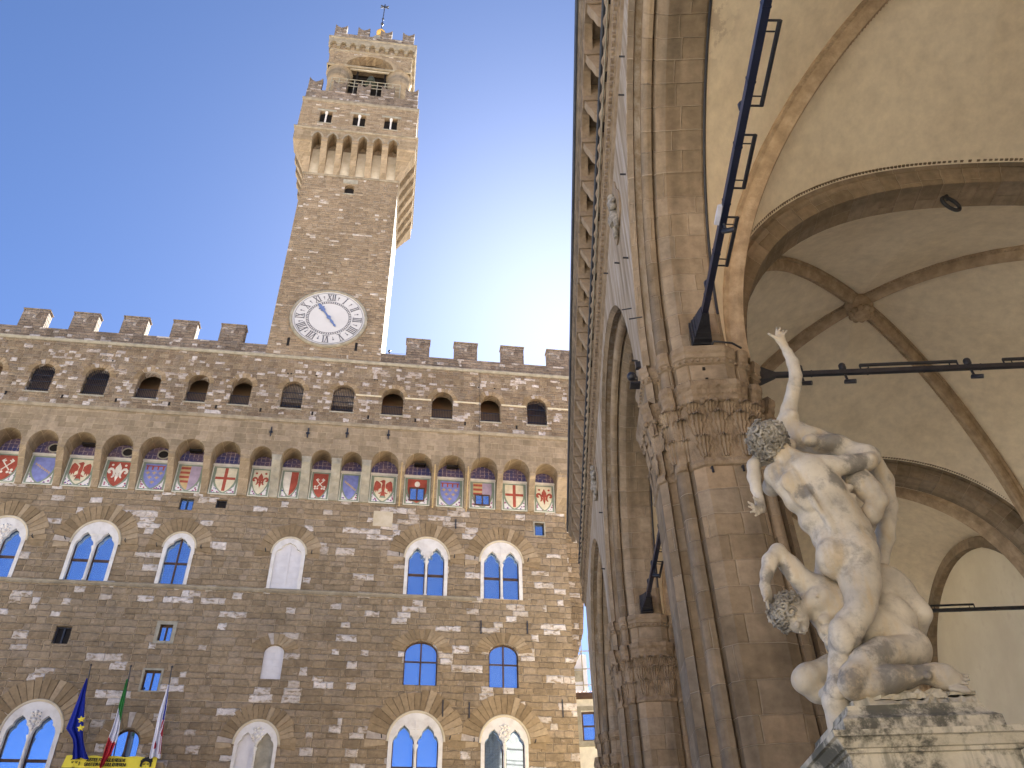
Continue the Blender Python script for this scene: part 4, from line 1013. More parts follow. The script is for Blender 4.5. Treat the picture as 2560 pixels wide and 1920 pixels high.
def write(mb, text, x0, x1, z, h, y):
    G = letters(); adv = [(2.2 if q == 'I' else (2.8 if q == ' ' else 5.3)) for q in text]; k = (x1-x0)/sum(adv); x = x0; kz = h/6; n = 0
    for q, a in zip(text, adv):
        ox = x-(k*1.1 if q == 'I' else 0)
        for st in G.get(q, []):
            for (a0, b0), (a1, b1) in zip(st, st[1:]):
                X0, Z0, X1, Z1 = ox+a0*k, z+b0*kz, ox+a1*k, z+b1*kz; d = math.hypot(X1-X0, Z1-Z0); wd = .015; nx, nz = -(Z1-Z0)/d*wd, (X1-X0)/d*wd; ex, ez = (X1-X0)/d*wd*.6, (Z1-Z0)/d*wd*.6
                n += 1; mb.plate([(X0-nx-ex, Z0-nz-ez), (X1-nx+ex, Z1-nz+ez), (X1+nx+ex, Z1+nz+ez), (X0+nx-ex, Z0+nz-ez)], d0=y-.008-.0007*(n % 7), d1=y+.002)
        x += a*k
bx0, bx1, bz0, bz1 = -17.27, -12.43, 12.9, 14.74
BY = -.95
ban = empty('banner', palace.location+RP@Vector(((bx0+bx1)/2, BY, bz0)), YAW_P, label='yellow protest banner with two lines of writing and two printed faces', cat='banner')
OF = ((bx0+bx1)/2, BY, bz0)
mb = MB(OF); nb = 30
def wav(x): return BY+.02*math.sin(x*5)
mb.loft([[(bx0+(bx1-bx0)*i/nb, BY+.03*math.sin(i*1.7), bz1+.03*math.sin(i*.9)) for i in range(nb+1)], [(bx0-.1+(bx1-bx0+.1)*i/nb, BY-.02+.02*math.sin(i*1.3), 14.11) for i in range(nb+1)]], closed=False, smooth=True)
mb.build('cloth', M['yellow'], ban)
mb = MB(OF); mb.loft([[(bx0-.1+(bx1-bx0+.1)*i/nb, BY-.02+.02*math.sin(i*1.3), 14.108) for i in range(nb+1)], [(bx0-.15+(bx1-bx0+.2)*i/nb, BY, bz0) for i in range(nb+1)]], closed=False); mb.build('black_hem', M['black'], ban)
mb = MB(OF); write(mb, 'JUSTICE FOR GIULIO REGENI', -16.15, -14.1, 14.45, .155, BY-.06); write(mb, 'GIUSTIZIA PER GIULIO REGENI', -16.19, -14.0, 14.215, .155, BY-.06); mb.build('lettering', M['black'], ban)
mb = MB(OF)
def face(c, z, curly):
    y0, y1 = BY-.07, BY-.05
    if curly:
        mb.plate([(c+(.30+.035*(i % 2))*math.cos(pi*i/14-.35*(1-i/14)+.35*(i/14)*0), z+.12+(.26+.03*(i % 2))*math.sin(pi*i/14)) for i in range(15)]+[(c-.32, z-.1), (c-.2, z-.16), (c-.19, z+.1), (c-.05, z+.18), (c+.13, z+.13), (c+.2, z+.05), (c+.21, z-.15), (c+.3, z-.1)], d0=y0, d1=y1)
    else:
        mb.plate([(c-.24, z+.12), (c-.05, z+.22), (c+.15, z+.2), (c+.22, z+.16), (c+.24, z+.28), (c+.08, z+.33), (c-.12, z+.27)], d0=y0, d1=y1)
        mb.plate([(c+.24, z-.15), (c+.30, z-.1), (c+.29, z+.06), (c+.25, z+.04)], d0=y0, d1=y1)
    for s in (-1, 1):
        mb.plate([(c+s*.1-.05, z-.02), (c+s*.1+.05, z-.02), (c+s*.1+.04, z+.02), (c+s*.1-.04, z+.02)], d0=y0, d1=y1); mb.plate(rect(c+s*.1-.07, c+s*.1+.07, z+.055, z+.08), d0=y0, d1=y1)
    mb.plate(rect(c-.07, c+.09, z-.24, z-.215), d0=y0, d1=y1); mb.plate(rect(c-.005, c+.03, z-.13, z-.11), d0=y0, d1=y1)
face(-16.75, 14.36, False); face(-12.95, 14.33, True)
each(mb, 'printed_mark', M['black'], ban)
# balcony parapet carrying the banner
mb = MB(); mb.box(-17.4, -12.1, -.75, -.02, 12.3, 14.5); mb.build('balcony', M['ashlar'], palace)
# ------------------------------------------------------------------ the loggia (local axes: x away from the square, y along it)
RL = Matrix.Rotation(-YAW_L, 4, 'Z'); LO = (3.285, 13.33, 0)
M['floor'] = noise_mat('pale_loggia_floor', [(.3, (.52, .48, .41)), (.7, (.6, .56, .49))], .8)
loggia = empty('loggia', RL@Vector(LO), -YAW_L, label='tall open loggia of brown sandstone with round arches on clustered piers and plastered vaults', cat='loggia')
def LB(): return MB(LO)
PY = [0.73, 13.33, 25.93, 38.0]                            # pier centres along the front
XF, XI, XB = 2.2, 4.37, 16.9                               # front plane, inner face of the piers, back wall
PXC = 3.285; SPR = 12.0; RIN = 5.35
YEND = 38.75
# outline of one pier quarter: from the middle of the front towards the middle of the side facing the camera
Q = [(-1.085, -.38), (-.96, -.49)]
Q += [(-.92, -.40), (-.80, -.44)]
Q += [(-.665+.150*math.cos(a), -.655+.150*math.sin(a)) for a in [rad(140), rad(170), rad(195), rad(215), rad(235), rad(255), rad(285)]]
Q += [(-.585, -.72), (-.545, -.84), (-.36, -.95)]
def mirror(pts):
    out = list(pts)                                        # front quarter (x<0, y<0), from the front to the side
    out += [(-x, y) for x, y in pts[::-1]]                 # inner quarter
    out += [(-x, -y) for x, y in pts]
    out += [(x, -y) for x, y in pts[::-1]]
    return out
PIER = mirror(Q)
def ring(z, d=0.0, cy=0.0):
    return [(PXC+x*(1+d*.55), cy+y*(1+d), z) for x, y in PIER]
def leaf(mb, p, nrm, wd, h, out, seed, tip=.35):
    """curled acanthus leaf with lobed edges"""
    rng = random.Random(seed); tx = Vector((-nrm.y, nrm.x, 0)).normalized(); nv, nu = 9, 8; rows = []
    for j in range(nv+1):
        t = j/nv
        lob = .66+.34*abs(math.sin(t*pi*3.2+.5)); ww = wd*(.55+1.0*t-1.05*t**3)*lob*1.25
        off = .015+out*(t**2.0)*.95; zz = h*(t if t < .82 else .82+(t-.82)*.1-(t-.9)*max(0, t-.9)*12)
        row = []
        for i in range(nu+1):
            s = i/nu*2-1
            rib = .10*wd*math.cos(s*pi*4.0)+.16*wd*(1-abs(s))-.16*wd*s*s
            q = Vector(p)+tx*(s*ww)+nrm*(off+rib)+Vector((0, 0, zz-.05*h*abs(s)*(t > .3)))
            row.append(tuple(q))
        rows.append(row)
    mb.loft(rows, closed=False, smooth=False)
def perim(step, off0=0.0):
    """points and normals along the pier outline"""
    pts = [Vector((x, y, 0)) for x, y in PIER]; L = [(pts[(i+1) % len(pts)]-pts[i]).length for i in range(len(pts))]; T = sum(L)
    n = int(round(T/step)); res = []
    for k in range(n):
        d = (k+off0)*T/n; i = 0
        while d > L[i]: d -= L[i]; i = (i+1) % len(pts)
        p = pts[i].lerp(pts[(i+1) % len(pts)], d/L[i]); nr = p.copy(); nr.z = 0
        nr.x = nr.x/1.085; nr.y = nr.y/.95; nr = Vector((nr.x**3, nr.y**3, 0)); nr.normalize()
        res.append((p, nr))
    return res
def member_us(pts, closed=False):
    """u ranges along an outline; every sharp edge starts a new run of blocks"""
    n = len(pts); out = []; u = 0.0; last = None
    for i in range(n if closed else n-1):
        a, b = pts[i], pts[(i+1) % n]; d = math.atan2(b[1]-a[1], b[0]-a[0])
        if last is not None and abs((d-last+pi) % (2*pi)-pi) > rad(38): u += 11.37
        L = math.dist(a, b); out.append((u, u+L)); u += L; last = d
    if not closed: out.append((u, u))
    return out
def make_pier(cy):
    mb = LB(); mb.loft([ring(z, d, cy) for z, d in ((.0, .28), (.5, .28), (.55, .2), (1.1, .2), (1.3, .06), (1.4, 0), (9.40, 0))], vs=[0, .5, .55, 1.1, 1.3, 1.4, 9.4], us=member_us(PIER, True))
    p = mb.build('pier', M['loggia'], loggia)
    mb = LB(); mb.loft([ring(z, d, cy) for z, d in ((9.36, 0), (9.38, .05), (9.44, .075), (9.5, .05), (9.52, .02), (9.56, .02), (10.2, .06), (10.62, .13), (10.66, .19), (10.74, .20), (10.78, .23), (10.86, .24), (10.92, .29), (11.02, .30), (11.05, .28), (11.06, .03))])
    for q, nr in perim(.21): mb.ball((PXC+q.x*1.09, cy+q.y*1.17, 10.64), .06, 6)      # small scallops under the abacus
    cap = mb.build('capital', M['carved'], p)
    mb = LB(); sd_ = int(cy*10)
    for row, (z, h, o, st, ph) in enumerate(((9.55, .56, .12, .34, 0), (9.98, .52, .18, .38, .5), (10.34, .34, .17, .30, .2))):
        for k, (q, nr) in enumerate(perim(st, ph)):
            sc = 1+(.02, .05, .1)[row]; nr = Vector((nr.x*.45, nr.y, 0))
            leaf(mb, (PXC+q.x*(1+(sc-1)*.5), cy+q.y*sc, z), nr, st*.40, h*random.Random(k+row*91+sd_).uniform(.9, 1.08), o, k)
    mb.build('acanthus_leaves', M['carved'], p)
    mb = LB(); mb.loft([ring(z, d, cy) for z, d in ((11.05, 0), (11.62, 0))], vs=[11.05, 11.62], us=member_us(PIER, True)); mb.build('pier_block', M['loggia'], p)
    mb = LB(); mb.loft([ring(z, d, cy) for z, d in ((11.60, 0), (11.62, .05), (11.70, .06), (11.72, .1), (11.80, .11), (11.84, .15), (11.95, .16), (11.98, .13), (12.0, 0))])
    for q, nr in perim(.12): mb.ball((PXC+q.x*1.042, cy+q.y*1.075, 11.66), .035, 4)
    mb.build('impost_cornice', M['loggia_plain'], p)
    return p
piers = [make_pier(cy) for cy in PY]

# front arches: the pier outline turned over in a half circle
AC = [(PY[i]+PY[i+1])/2 for i in range(3)]
HALF = (PY[1]-PY[0])/2
QA = [(-1.085, -.43), (-.96, -.53)]+Q[2:]
prof = [(PXC+x, y) for x, y in QA]+[(PXC+.36, -.95), (PXC+.47, -.88), (PXC+.50, -.80), (PXC+.52, -.40)]
for i, yc_ in enumerate(AC):
    hw = (PY[i+1]-PY[i])/2
    mb = LB(); rings = []; n = 48; us = [0.0]
    us = member_us(prof)
    for k in range(n+1):
        t = pi*k/n; rings.append([(x, yc_-(hw+y)*math.cos(t), SPR+(hw+y)*math.sin(t)*(1 if True else 1)) for x, y in prof])
    mb.loft(rings, closed=False, us=us, vs=[SPR-.0+(hw-.7)*pi*k/n for k in range(n+1)])
    # smooth only the round shaft
    mb.build('arch', M['loggia'], loggia)
    mb = LB(); R = hw-.93; mb.tube([(PXC+.43, yc_-R*math.cos(t), SPR+R*math.sin(t)) for t in [pi*k/40 for k in range(2, 39)]], .028, 6); mb.build('light_tube', M['iron'], loggia)
# spandrel wall
y0, y1 = -.35, YEND
pl = [(y0, 18.25), (y0, SPR)]
for i, yc_ in enumerate(AC):
    hw = (PY[i+1]-PY[i])/2; R = hw-.44
    pl += [(yc_-R*math.cos(pi*k/40), SPR+R*math.sin(pi*k/40)) for k in range(41)]
pl += [(y1, SPR), (y1, 18.25)]
mb = LB(); mb.plate(pl[::-1], d0=XF, d1=XF+.6, axis='x')
mb.build('spandrel_wall', M['washed'], loggia)
# entablature, rope moulding, corbelled parapet
def run(name, prof, mat, dent, y0=-1.2, y1=None):
    y1 = y1 or YEND; mb = LB(); mb.loft([[(x, y0, z) for x, z in prof], [(x, y1+(XF-x), z) for x, z in prof], [(XF+9.0, y1+(XF-x), z) for x, z in prof]], closed=False)
    y = 1.0
    while y < YEND: mb.box(dent[0], dent[1], y, y+.08, dent[2], dent[3]); y += .2
    return mb.build(name, M[mat], loggia)
run('entablature', [(2.24, 18.2), (2.14, 18.28), (2.14, 18.42), (2.10, 18.44), (2.10, 18.6), (2.17, 18.66), (2.17, 19.0), (2.11, 19.04), (2.08, 19.12), (2.12, 19.16), (2.12, 19.3), (2.06, 19.34), (2.06, 19.4), (2.13, 19.45), (2.15, 20.15), (2.05, 20.2), (2.05, 20.32), (2.18, 20.36), (2.18, 22.25)], 'loggia_plain', (2.02, 2.105, 18.47, 18.58))
run('corona', [(2.2, 22.18), (1.71, 22.20), (1.70, 22.32), (1.65, 22.36), (1.645, 22.52), (1.61, 22.56), (1.605, 22.72), (1.66, 22.78), (6.0, 23.0)], 'cornice', (1.665, 1.70, 22.37, 22.43))
mb = LB(); mb.loft([[(x, -1.2, z) for x, z in ((1.60, 22.60), (1.56, 22.60), (1.53, 22.66), (1.53, 22.86), (1.60, 22.86))], [(x, YEND+.6, z) for x, z in ((1.60, 22.60), (1.56, 22.60), (1.53, 22.66), (1.53, 22.86), (1.60, 22.86))]]); mb.build('gutter', M['gutter'], loggia)
mb = LB(); n = int((YEND+1)/.07); rr = []
for k in range(n):
    y = -1+k*.07; rr.append([(2.06+(.085+.03*math.cos(a*1+k*.9))*math.cos(a), y, 19.75+(.115+.035*math.cos(a+k*.9))*math.sin(a)) for a in [2*pi*q/8 for q in range(8)]])
mb.loft(rr); mb.build('rope_moulding', M['loggia_plain'], loggia)
mb = LB(); mb.tube([(1.98, -1, 20.05), (1.98, YEND-1, 20.05)], .045, 8); mb.build('gutter_pipe', M['gutter'], loggia); mb = LB(); mb.tube([(2.01, -1, 19.5), (2.01, YEND+.2, 19.5)], .02, 6); mb.build('cable', M['greystone'], loggia)
br = None; y = 1.3; step = 1.335
while y < YEND-.3:
    if br is None:
        mb = LB()
        # one bay of the arched corbel table: console, small arch and framing slab
        o = LO
        con = [(2.19, 20.4), (2.12, 20.4), (2.05, 20.62), (2.08, 20.8), (1.95, 20.95), (1.88, 21.2), (1.80, 21.35), (1.74, 21.62), (2.19, 21.62)]
        mb.loft([[(x, LO[1]-.12, z) for x, z in con], [(x, LO[1]+.12, z) for x, z in con]], caps=(True, True))
        pl2 = [(-.6675, 21.9), (-.6675, 21.4)]+[(-.62, 21.4)]*0
        a0 = .13; rad_ = (.6675*2-2*a0)/2
        arcp = [(a0+rad_-rad_*math.cos(pi*k/14)*(1-.10*math.sin(3*pi*k/14)**2), 21.60+.46*math.sin(pi*k/14)*(1-.12*math.cos(3*pi*k/14)**2)) for k in range(15)]
        mb.plate([(LO[1]+p, z) for p, z in ([(-.13, 22.21), (-.13, 21.60), (a0, 21.60)]+arcp+[(a0+2*rad_+.0, 22.21)])][::-1], d0=1.725, d1=1.93, axis='x')
        mb.plate([(LO[1]-.16, 21.63), (LO[1]+.16, 21.63), (LO[1]+.16, 21.71), (LO[1]-.16, 21.71)], d0=1.70, d1=1.995, axis='x')
        mb.box(1.70, 2.18, LO[1]-.17, LO[1]-.135, 21.5, 22.19)
        br = mb.build('cornice_bracket', M['loggia_plain'], loggia)
        br.location.y = y-LO[1]
    else:
        q = br.copy(); C.objects.link(q); q.parent = loggia; q.location.y = y-LO[1]
    y += step
mb = LB()                                                  # weep holes like small dark shields on the frieze
for y in (6.2, 9.4, 11.3, 12.7, 15.6, 17.9, 20.6, 22.0, 24.6, 27.2, 29.0, 31.6, 34.4): mb.plate([(y-.1, 19.55), (y+.1, 19.55), (y+.12, 19.72), (y, 19.98), (y-.12, 19.72)], d0=2.02, d1=2.14, axis='x')
each(mb, 'drain_hole', M['dark'], loggia)
mb = LB(); rng = random.Random(5)
for (y, z) in ((9.6, 17.6), (10.3, 17.3), (11.5, 16.2), (12.7, 14.9), (13.4, 12.6), (14.0, 16.1), (16.2, 18.0), (25.9, 14), (24.8, 15.5)): mb.tube([(XF+.05, y, z), (XF-.12, y, z+.02)], .022, 6)
for (y, z) in ((13.2, 13.9), (12.4, 12.9)): mb.tube([(XF+.05, y, z), (XF-.2, y+.1, z+.05)], .014, 6)
each(mb, 'iron_spike', M['iron'], loggia)

# vaults --------------------------------------------------------------
TX_C, TX_A, TX_Z, TX_B = 10.45, 6.15, 11.3, 5.9             # transverse arches: flattened half oval
def tpt(t, off=0.0):
    """t 0..pi along the oval, from the pier to the back wall"""
    ct, st = math.cos(t), math.sin(t); e = 2/2.45
    x = TX_C-(TX_A+off)*math.copysign(abs(ct)**e, ct); z = TX_Z+(TX_B+off)*abs(st)**e
    return x, z
def tsweep(yc_, prof, name, mat, n=44):
    mb = LB(); rings = []
    L = [0.0]; pts = [tpt(pi*k/n) for k in range(n+1)]
    for a, b in zip(pts, pts[1:]): L.append(L[-1]+math.dist(a, b))
    for k in range(n+1):
        rings.append([(tpt(pi*k/n, off)[0], yc_+dy, tpt(pi*k/n, off)[1]) for dy, off in prof])
    us = [0.0]
    for a, b in zip(prof, prof[1:]+prof[:1]): us.append(us[-1]+math.dist(a, b))
    mb.loft(rings, closed=False, us=us, vs=[11.3+q for q in L])
    for k in range(8, 236):                                # rows of small scallops along both edges
        x, z = tpt(pi*k/240, .52)
        for sd2 in (-1, 1): mb.box(x-.035, x+.035, yc_+sd2*.60-.03, yc_+sd2*.60+.03, z-.05, z+.05)
    return mb.build(name, M[mat], loggia)
TPROF = [(-.62, .78), (-.62, .62), (-.55, .58), (-.55, .50), (-.47, .42), (-.50, .34), (-.44, .26), (-.40, .10), (-.36, .0), (.36, .0), (.40, .10), (.44, .26), (.50, .34), (.47, .42), (.55, .50), (.55, .58), (.62, .62), (.62, .78)]
for yp in PY[:3]:
    tsweep(yp, TPROF, 'transverse_arch', 'loggia')
BOSSZ = 19.8
def diag(px, py, bx, by, t, zs=11.9):
    s = 1-math.cos(t); return (px+(bx-px)*s, py+(by-py)*s, zs+(BOSSZ-zs)*math.sin(t))
def side_front(yc_, hw, t):                                # wall arch over the front openings, t 0..pi/2 from one pier to the crown
    R = hw-.84; return (3.76, yc_-R*math.cos(t), 11.9+(R+.10)*math.sin(t))
for bi, yc_ in enumerate(AC):
    hw = (PY[bi+1]-PY[bi])/2; ya, yb = PY[bi]+.5, PY[bi+1]-.5; xa, xb = 3.95, XB-.35; bx = TX_C-.15
    mb = LB(); n = 18; T = [pi/2*k/n for k in range(n+1)]
    def patch(A, D):
        rows = []
        for k in range(n+1):
            a, d = Vector(A[k]), Vector(D[k]); dist = (a-d).length; rw = []
            for q in range(13):
                s = q/12; p = a.lerp(d, s); p.z += .10*dist*s*(1-s)*(.3+.7*math.sin(T[k])); rw.append(tuple(p))
            rows.append(rw)
        mb.loft(rows, closed=False, smooth=True)
    for sx in (0, 1):
        for sy in (0, 1):
            px, py = (xa, xb)[sx], (ya, yb)[sy]
            D = [diag(px, py, bx, yc_, t) for t in T]
            # side along x (transverse arch), half nearest this corner
            A = []
            for t in T:
                x, z = tpt(t, .46); x = x if sx == 0 else 2*TX_C-x
                A.append((x, (PY[bi]+.55 if sy == 0 else PY[bi+1]-.55), max(z, 11.9)))
            patch(A, D)
            B = []
            for t in T:
                x, y, z = side_front(yc_, hw, t); y = y if sy == 0 else 2*yc_-y
                B.append((x if sx == 0 else XB-.02, y, z))
            patch(B, D)
    mb.build('vault', M['plaster'], loggia)
    # diagonal ribs
    for sx in (0, 1):
        for sy in (0, 1):
            px, py = (xa, xb)[sx], (ya, yb)[sy]; mb = LB(); n2 = 34; rings = []
            dirv = Vector((bx-px, yc_-py, 0)).normalized(); sidev = Vector((-dirv.y, dirv.x, 0))
            pts = [Vector(diag(px, py, bx, yc_, pi/2*k/n2)) for k in range(n2+1)]
            for k, p in enumerate(pts):
                tan = (pts[min(k+1, n2)]-pts[max(k-1, 0)]).normalized(); up = sidev.cross(tan)
                if up.z < 0 and abs(up.z) > .01: up = -up
                if k == 0: up = -dirv if up.dot(dirv) > 0 else up
                if up.dot(dirv) > 0 and k < n2: up = -up
                if k == n2: up = Vector((0, 0, 1))
                rings.append([tuple(p+sidev*a+up*b) for a, b in ((-.24, .12), (-.24, -.10), (-.17, -.13), (-.14, -.22), (-.09, -.30), (-.05, -.33), (0, -.36), (.05, -.33), (.09, -.30), (.14, -.22), (.17, -.13), (.24, -.10), (.24, .12))])
            mb.loft(rings, closed=False)
            for k in range(4, 150):                        # beaded edges
                f = k/150*n2; i0 = int(f); p = pts[i0].lerp(pts[min(i0+1, n2)], f-i0)
                for s2 in (-1, 1): 
                    c_ = p+sidev*(.20*s2)+Vector((0, 0, -.12)); mb.box(c_.x-.03, c_.x+.03, c_.y-.03, c_.y+.03, c_.z-.03, c_.z+.03)
            mb.build('rib', M['rib'], loggia)
    mb = LB(); mb.lathe([(.001, BOSSZ-.75), (.22, BOSSZ-.70), (.34, BOSSZ-.55), (.30, BOSSZ-.42), (.42, BOSSZ-.36), (.42, BOSSZ-.1), (.2, BOSSZ+.1)], bx, yc_, 12)
    for k in range(10):
        a = 2*pi*k/10; mb.ball((bx+.3*math.cos(a), yc_+.3*math.sin(a), BOSSZ-.55), .1, 5)
    mb.build('vault_boss', M['rib'], loggia)
# walls, roof, corner shafts
mb = LB(); mb.box(XB, XB+.6, -1.5, YEND, 0, 21.9); mb.build('back_wall', M['backwall'], loggia)
mb = LB(); mb.box(5.6, XB-.01, PY[3]+.05, YEND, 0, 21.9); mb.box(XF+.65, 5.59, PY[3]+.45, YEND-.02, 12.0, 21.9); mb.build('end_wall', M['backwall'], loggia)
for yc_, hw in [(AC[0], 6.3), (AC[1], 6.3), (AC[2], (PY[3]-PY[2])/2)]:
    mb = LB(); R = hw-.75; pr2 = [(XB-.30, .0), (XB-.30, .36), (XB-.2, .42), (XB+.05, .42), (XB+.05, 0)]; rings = []; vs_ = []
    path = [(yc_-R, 0.2)]+[(yc_-R*math.cos(pi*k/36), SPR-.6+R*math.sin(pi*k/36)) for k in range(37)]+[(yc_+R, .2)]
    cen = [(1, 0)]+[(math.cos(pi*k/36), -math.sin(pi*k/36)) for k in range(37)]+[(-1, 0)]
    for (py_, pz_), (ny_, nz_) in zip(path, cen): rings.append([(x, py_-ny_*o, pz_-nz_*o) for x, o in pr2])
    mb.loft(rings); mb.build('wall_arch', M['loggia'], loggia)
for yp in PY[:3]:
    mb = LB(); mb.box(XB-.75, XB-.01, yp-.5, yp+.5, 0, 11.3); mb.box(XB-.9, XB-.005, yp-.62, yp+.62, 11.3, 12.0)
    mb.build('wall_pier', M['loggia'], loggia)
mb = LB(); mb.box(1.9, XB+.6, -1.5, YEND-.1, 22.3, 22.6); mb.build('roof', M['tile'], loggia)
mb = LB(); mb.box(1.3, XB+.6, -1.8, YEND+.5, 0, 1.0); mb.build('platform', M['floor'], loggia)
mb = LB(); mb.box(2.25, XB+.6, -1.5, -.9, 17.9, 22.2); mb.build('west_wall', M['loggia_pale'], loggia)
# iron ring under the transverse arch
mb = LB(); rx, rz_ = 9.95, TX_Z+TX_B-.38; mb.tube([(rx+.23*math.cos(a), PY[1]-.02+.10*math.cos(a), rz_+.06+.2*math.sin(a)) for a in [2*pi*k/24 for k in range(25)]], .045, 8); mb.tube([(rx, PY[1], rz_+.24), (rx, PY[1], TX_Z+TX_B+.1)], .05, 6); mb.build('iron_ring', M['iron'], loggia)

def lamp_bar(mb, a, b, off):
    """slim lighting bar held off the tie rod on two brackets"""
    a, b, off = Vector(a), Vector(b), Vector(off)
    mb.tube([a+off, b+off], .035, 6); mb.tube([a, a+off], .018, 5); mb.tube([b, b+off], .018, 5); d = (b-a).normalized()*.12
    mb.tube([a+d*1.3, a+off*.8+d*1.3], .012, 5); mb.tube([b-d*1.3, b+off*.8-d*1.3], .012, 5)
def tie_rod(a, b, mat, bars, spots, off, wdt=.075, shoe=True):
    a, b = Vector(a), Vector(b); d = (b-a); L = d.length; d.normalize(); sd3 = d.cross(Vector((0, 0, 1))).normalized(); up = Vector((0, 0, 1))
    mb = LB(); mb.loft([[tuple(p+sd3*x+up*z) for x, z in ((-wdt, -wdt*1.2), (wdt, -wdt*1.2), (wdt, wdt*1.2), (-wdt, wdt*1.2))] for p in (a, b)], caps=(True, True))
    for k in range(1, int(L/1.1)): p = a+d*(k*1.1); mb.loft([[tuple(p+d*q+sd3*x*1.12+up*z*1.12) for x, z in ((-wdt, -wdt*1.2), (wdt, -wdt*1.2), (wdt, wdt*1.2), (-wdt, wdt*1.2))] for q in (0, .03)], caps=(True, True))
    rod = mb.build('tie_rod', M[mat], loggia)
    for e, s in ((a, 1), (b, -1)):
        if not shoe: continue
        f_ = .85 if wdt > .05 else .52; SHO = [(x*f_, z*f_) for x, z in ((-.22, -.34), (.22, -.34), (.22, .30), (-.22, .30))]; SH2 = [(x*1.06, z*1.05) for x, z in SHO]
        mb = LB(); mb.loft([[tuple(e+d*s*q+sd3*x*k+up*z*k) for x, z in SHO] for q, k in ((-.02, 1.0), (.05, 1.0), (.12, .92), (.75 if wdt > .05 else .4, .36))], caps=(True, True))
        for k in range(5): 
            q = (.1+k*.12)*(1 if wdt > .05 else .5); kk = .97-.13*k
            mb.loft([[tuple(e+d*s*(q+w)+sd3*x*kk+up*z*kk) for x, z in SH2] for w in (0, .03)], caps=(True, True))
        mb.build('wall_bracket', M['iron'], rod)
    for (s0, s1) in bars:
        mb = LB(); lamp_bar(mb, a+d*s0+off*.25, a+d*s1+off*.25, off); mb.build('lamp_bar', M['iron'], rod)
    for s, dn in spots:
        mb = LB(); p = a+d*s; mb.lathe([(.001, p.z+.04), (.055, p.z+.05), (.07, p.z+.08), (.07, p.z+.18), (.05, p.z+.21), (.001, p.z+.215)], p.x, p.y, 10)
        if dn: mb.tube([p+Vector((0, 0, .1)), p+Vector((.02, 0, -.2)), p+Vector((-.03, .02, -.215)), p+Vector((.14, -.08, -.29))], [.025, .025, .045, .045], 8)
        mb.build('spotlight', M['iron'], rod)
    return rod
ZR = 12.32
t1 = tie_rod((PXC, PY[1]-.93, ZR), (PXC, PY[0]+.93, ZR), 'navy', [(1.9, 3.0), (3.6, 4.6), (5.1, 6.4), (6.9, 8.6), (9, 10.2)], [(1.3, False), (2.9, True), (5.0, False)], Vector((.18, 0, -.02)), .055)
mb = LB(); pth = [(PXC+.1, PY[1]-.95, 12.0), (PXC+.16, PY[1]-.98, 11.98), (PXC+.2, PY[1]-1.12, 12.03), (PXC+.55, PY[1]-1.05, 12.03), (PXC+.75, PY[1]-.9, 12.02)]; mb.tube(pth, .022, 6); mb.build('cable', M['iron'], loggia)
mb = LB(); p = Vector((PXC-.04, 9.35, ZR)); mb.loft([[(p.x-.09, p.y+q, p.z-.03*k), (p.x-.02, p.y+q, p.z-.06*k), (p.x-.02, p.y+q, p.z+.06*k), (p.x-.09, p.y+q, p.z+.03*k)] for q, k in ((-.2, .6), (0, 1), (.2, .6))], caps=(True, True)); mb.build('white_fixing', M['fwhite'], t1)
tie_rod((PXC, PY[2]-.93, ZR), (PXC, PY[1]+.93, ZR), 'navy', [(2.0, 3.0), (3.6, 4.6), (5.2, 6.3)], [(1.4, False), (2.6, True), (4.8, False)], Vector((.18, 0, -.02)), .055)
tie_rod((PXC, PY[3]-.93, ZR), (PXC, PY[2]+.93, ZR), 'navy', [(2.0, 3.0)], [(1.4, False)], Vector((.18, 0, -.02)), .055)
tie_rod((XI+.05, PY[1]-.12, ZR-.38), (XB-.1, PY[1]-.12, ZR-.38), 'iron', [(2.1, 4.0), (4.9, 6.8), (7.3, 8.9)], [(.9, True), (1.75, True), (4.2, True), (6.9, True)], Vector((0, 0, .13)), .041)
tie_rod((XI+.05, PY[2], ZR-.12), (XB-.1, PY[2], ZR-.12), 'iron', [(7.9, 9.3), (4.0, 6.0)], [], Vector((0, 0, .13)), .041)
# lamp on the front of the second pier, small bolts
mb = LB(); mb.ball((XF-.2, 13.15, 12.0), .10, 8); mb.tube([(XF, 13.15, 11.9), (XF-.25, 13.15, 12.0)], .05, 6); mb.box(XF-.26, XF-.05, 13.05, 13.25, 11.76, 11.8); mb.box(XF-.1, XF, 13.1, 13.2, 12.2, 12.35); mb.build('wall_lamp', M['iron'], loggia)
mb = LB()
for (x, y, z) in ((PXC-.05, PY[1]-.965, 11.5), (PXC-.03, PY[1]-.965, 11.25), (PXC-.25, PY[1]-.97, 13.0), (PXC+.1, PY[1]-.97, 14.6)): mb.box(x-.025, x+.025, y-.01, y+.05, z-.03, z+.03)
each(mb, 'bolt_hole', M['dark'], loggia)
mb = LB()
for x in (PXC-.26, PXC+.26): mb.tube([(x, PY[1]-.94, 9.33), (x, PY[1]-1.02, 9.31), (x, PY[1]-1.03, 9.2)], .022, 6)
each(mb, 'iron_hook', M['iron'], loggia)
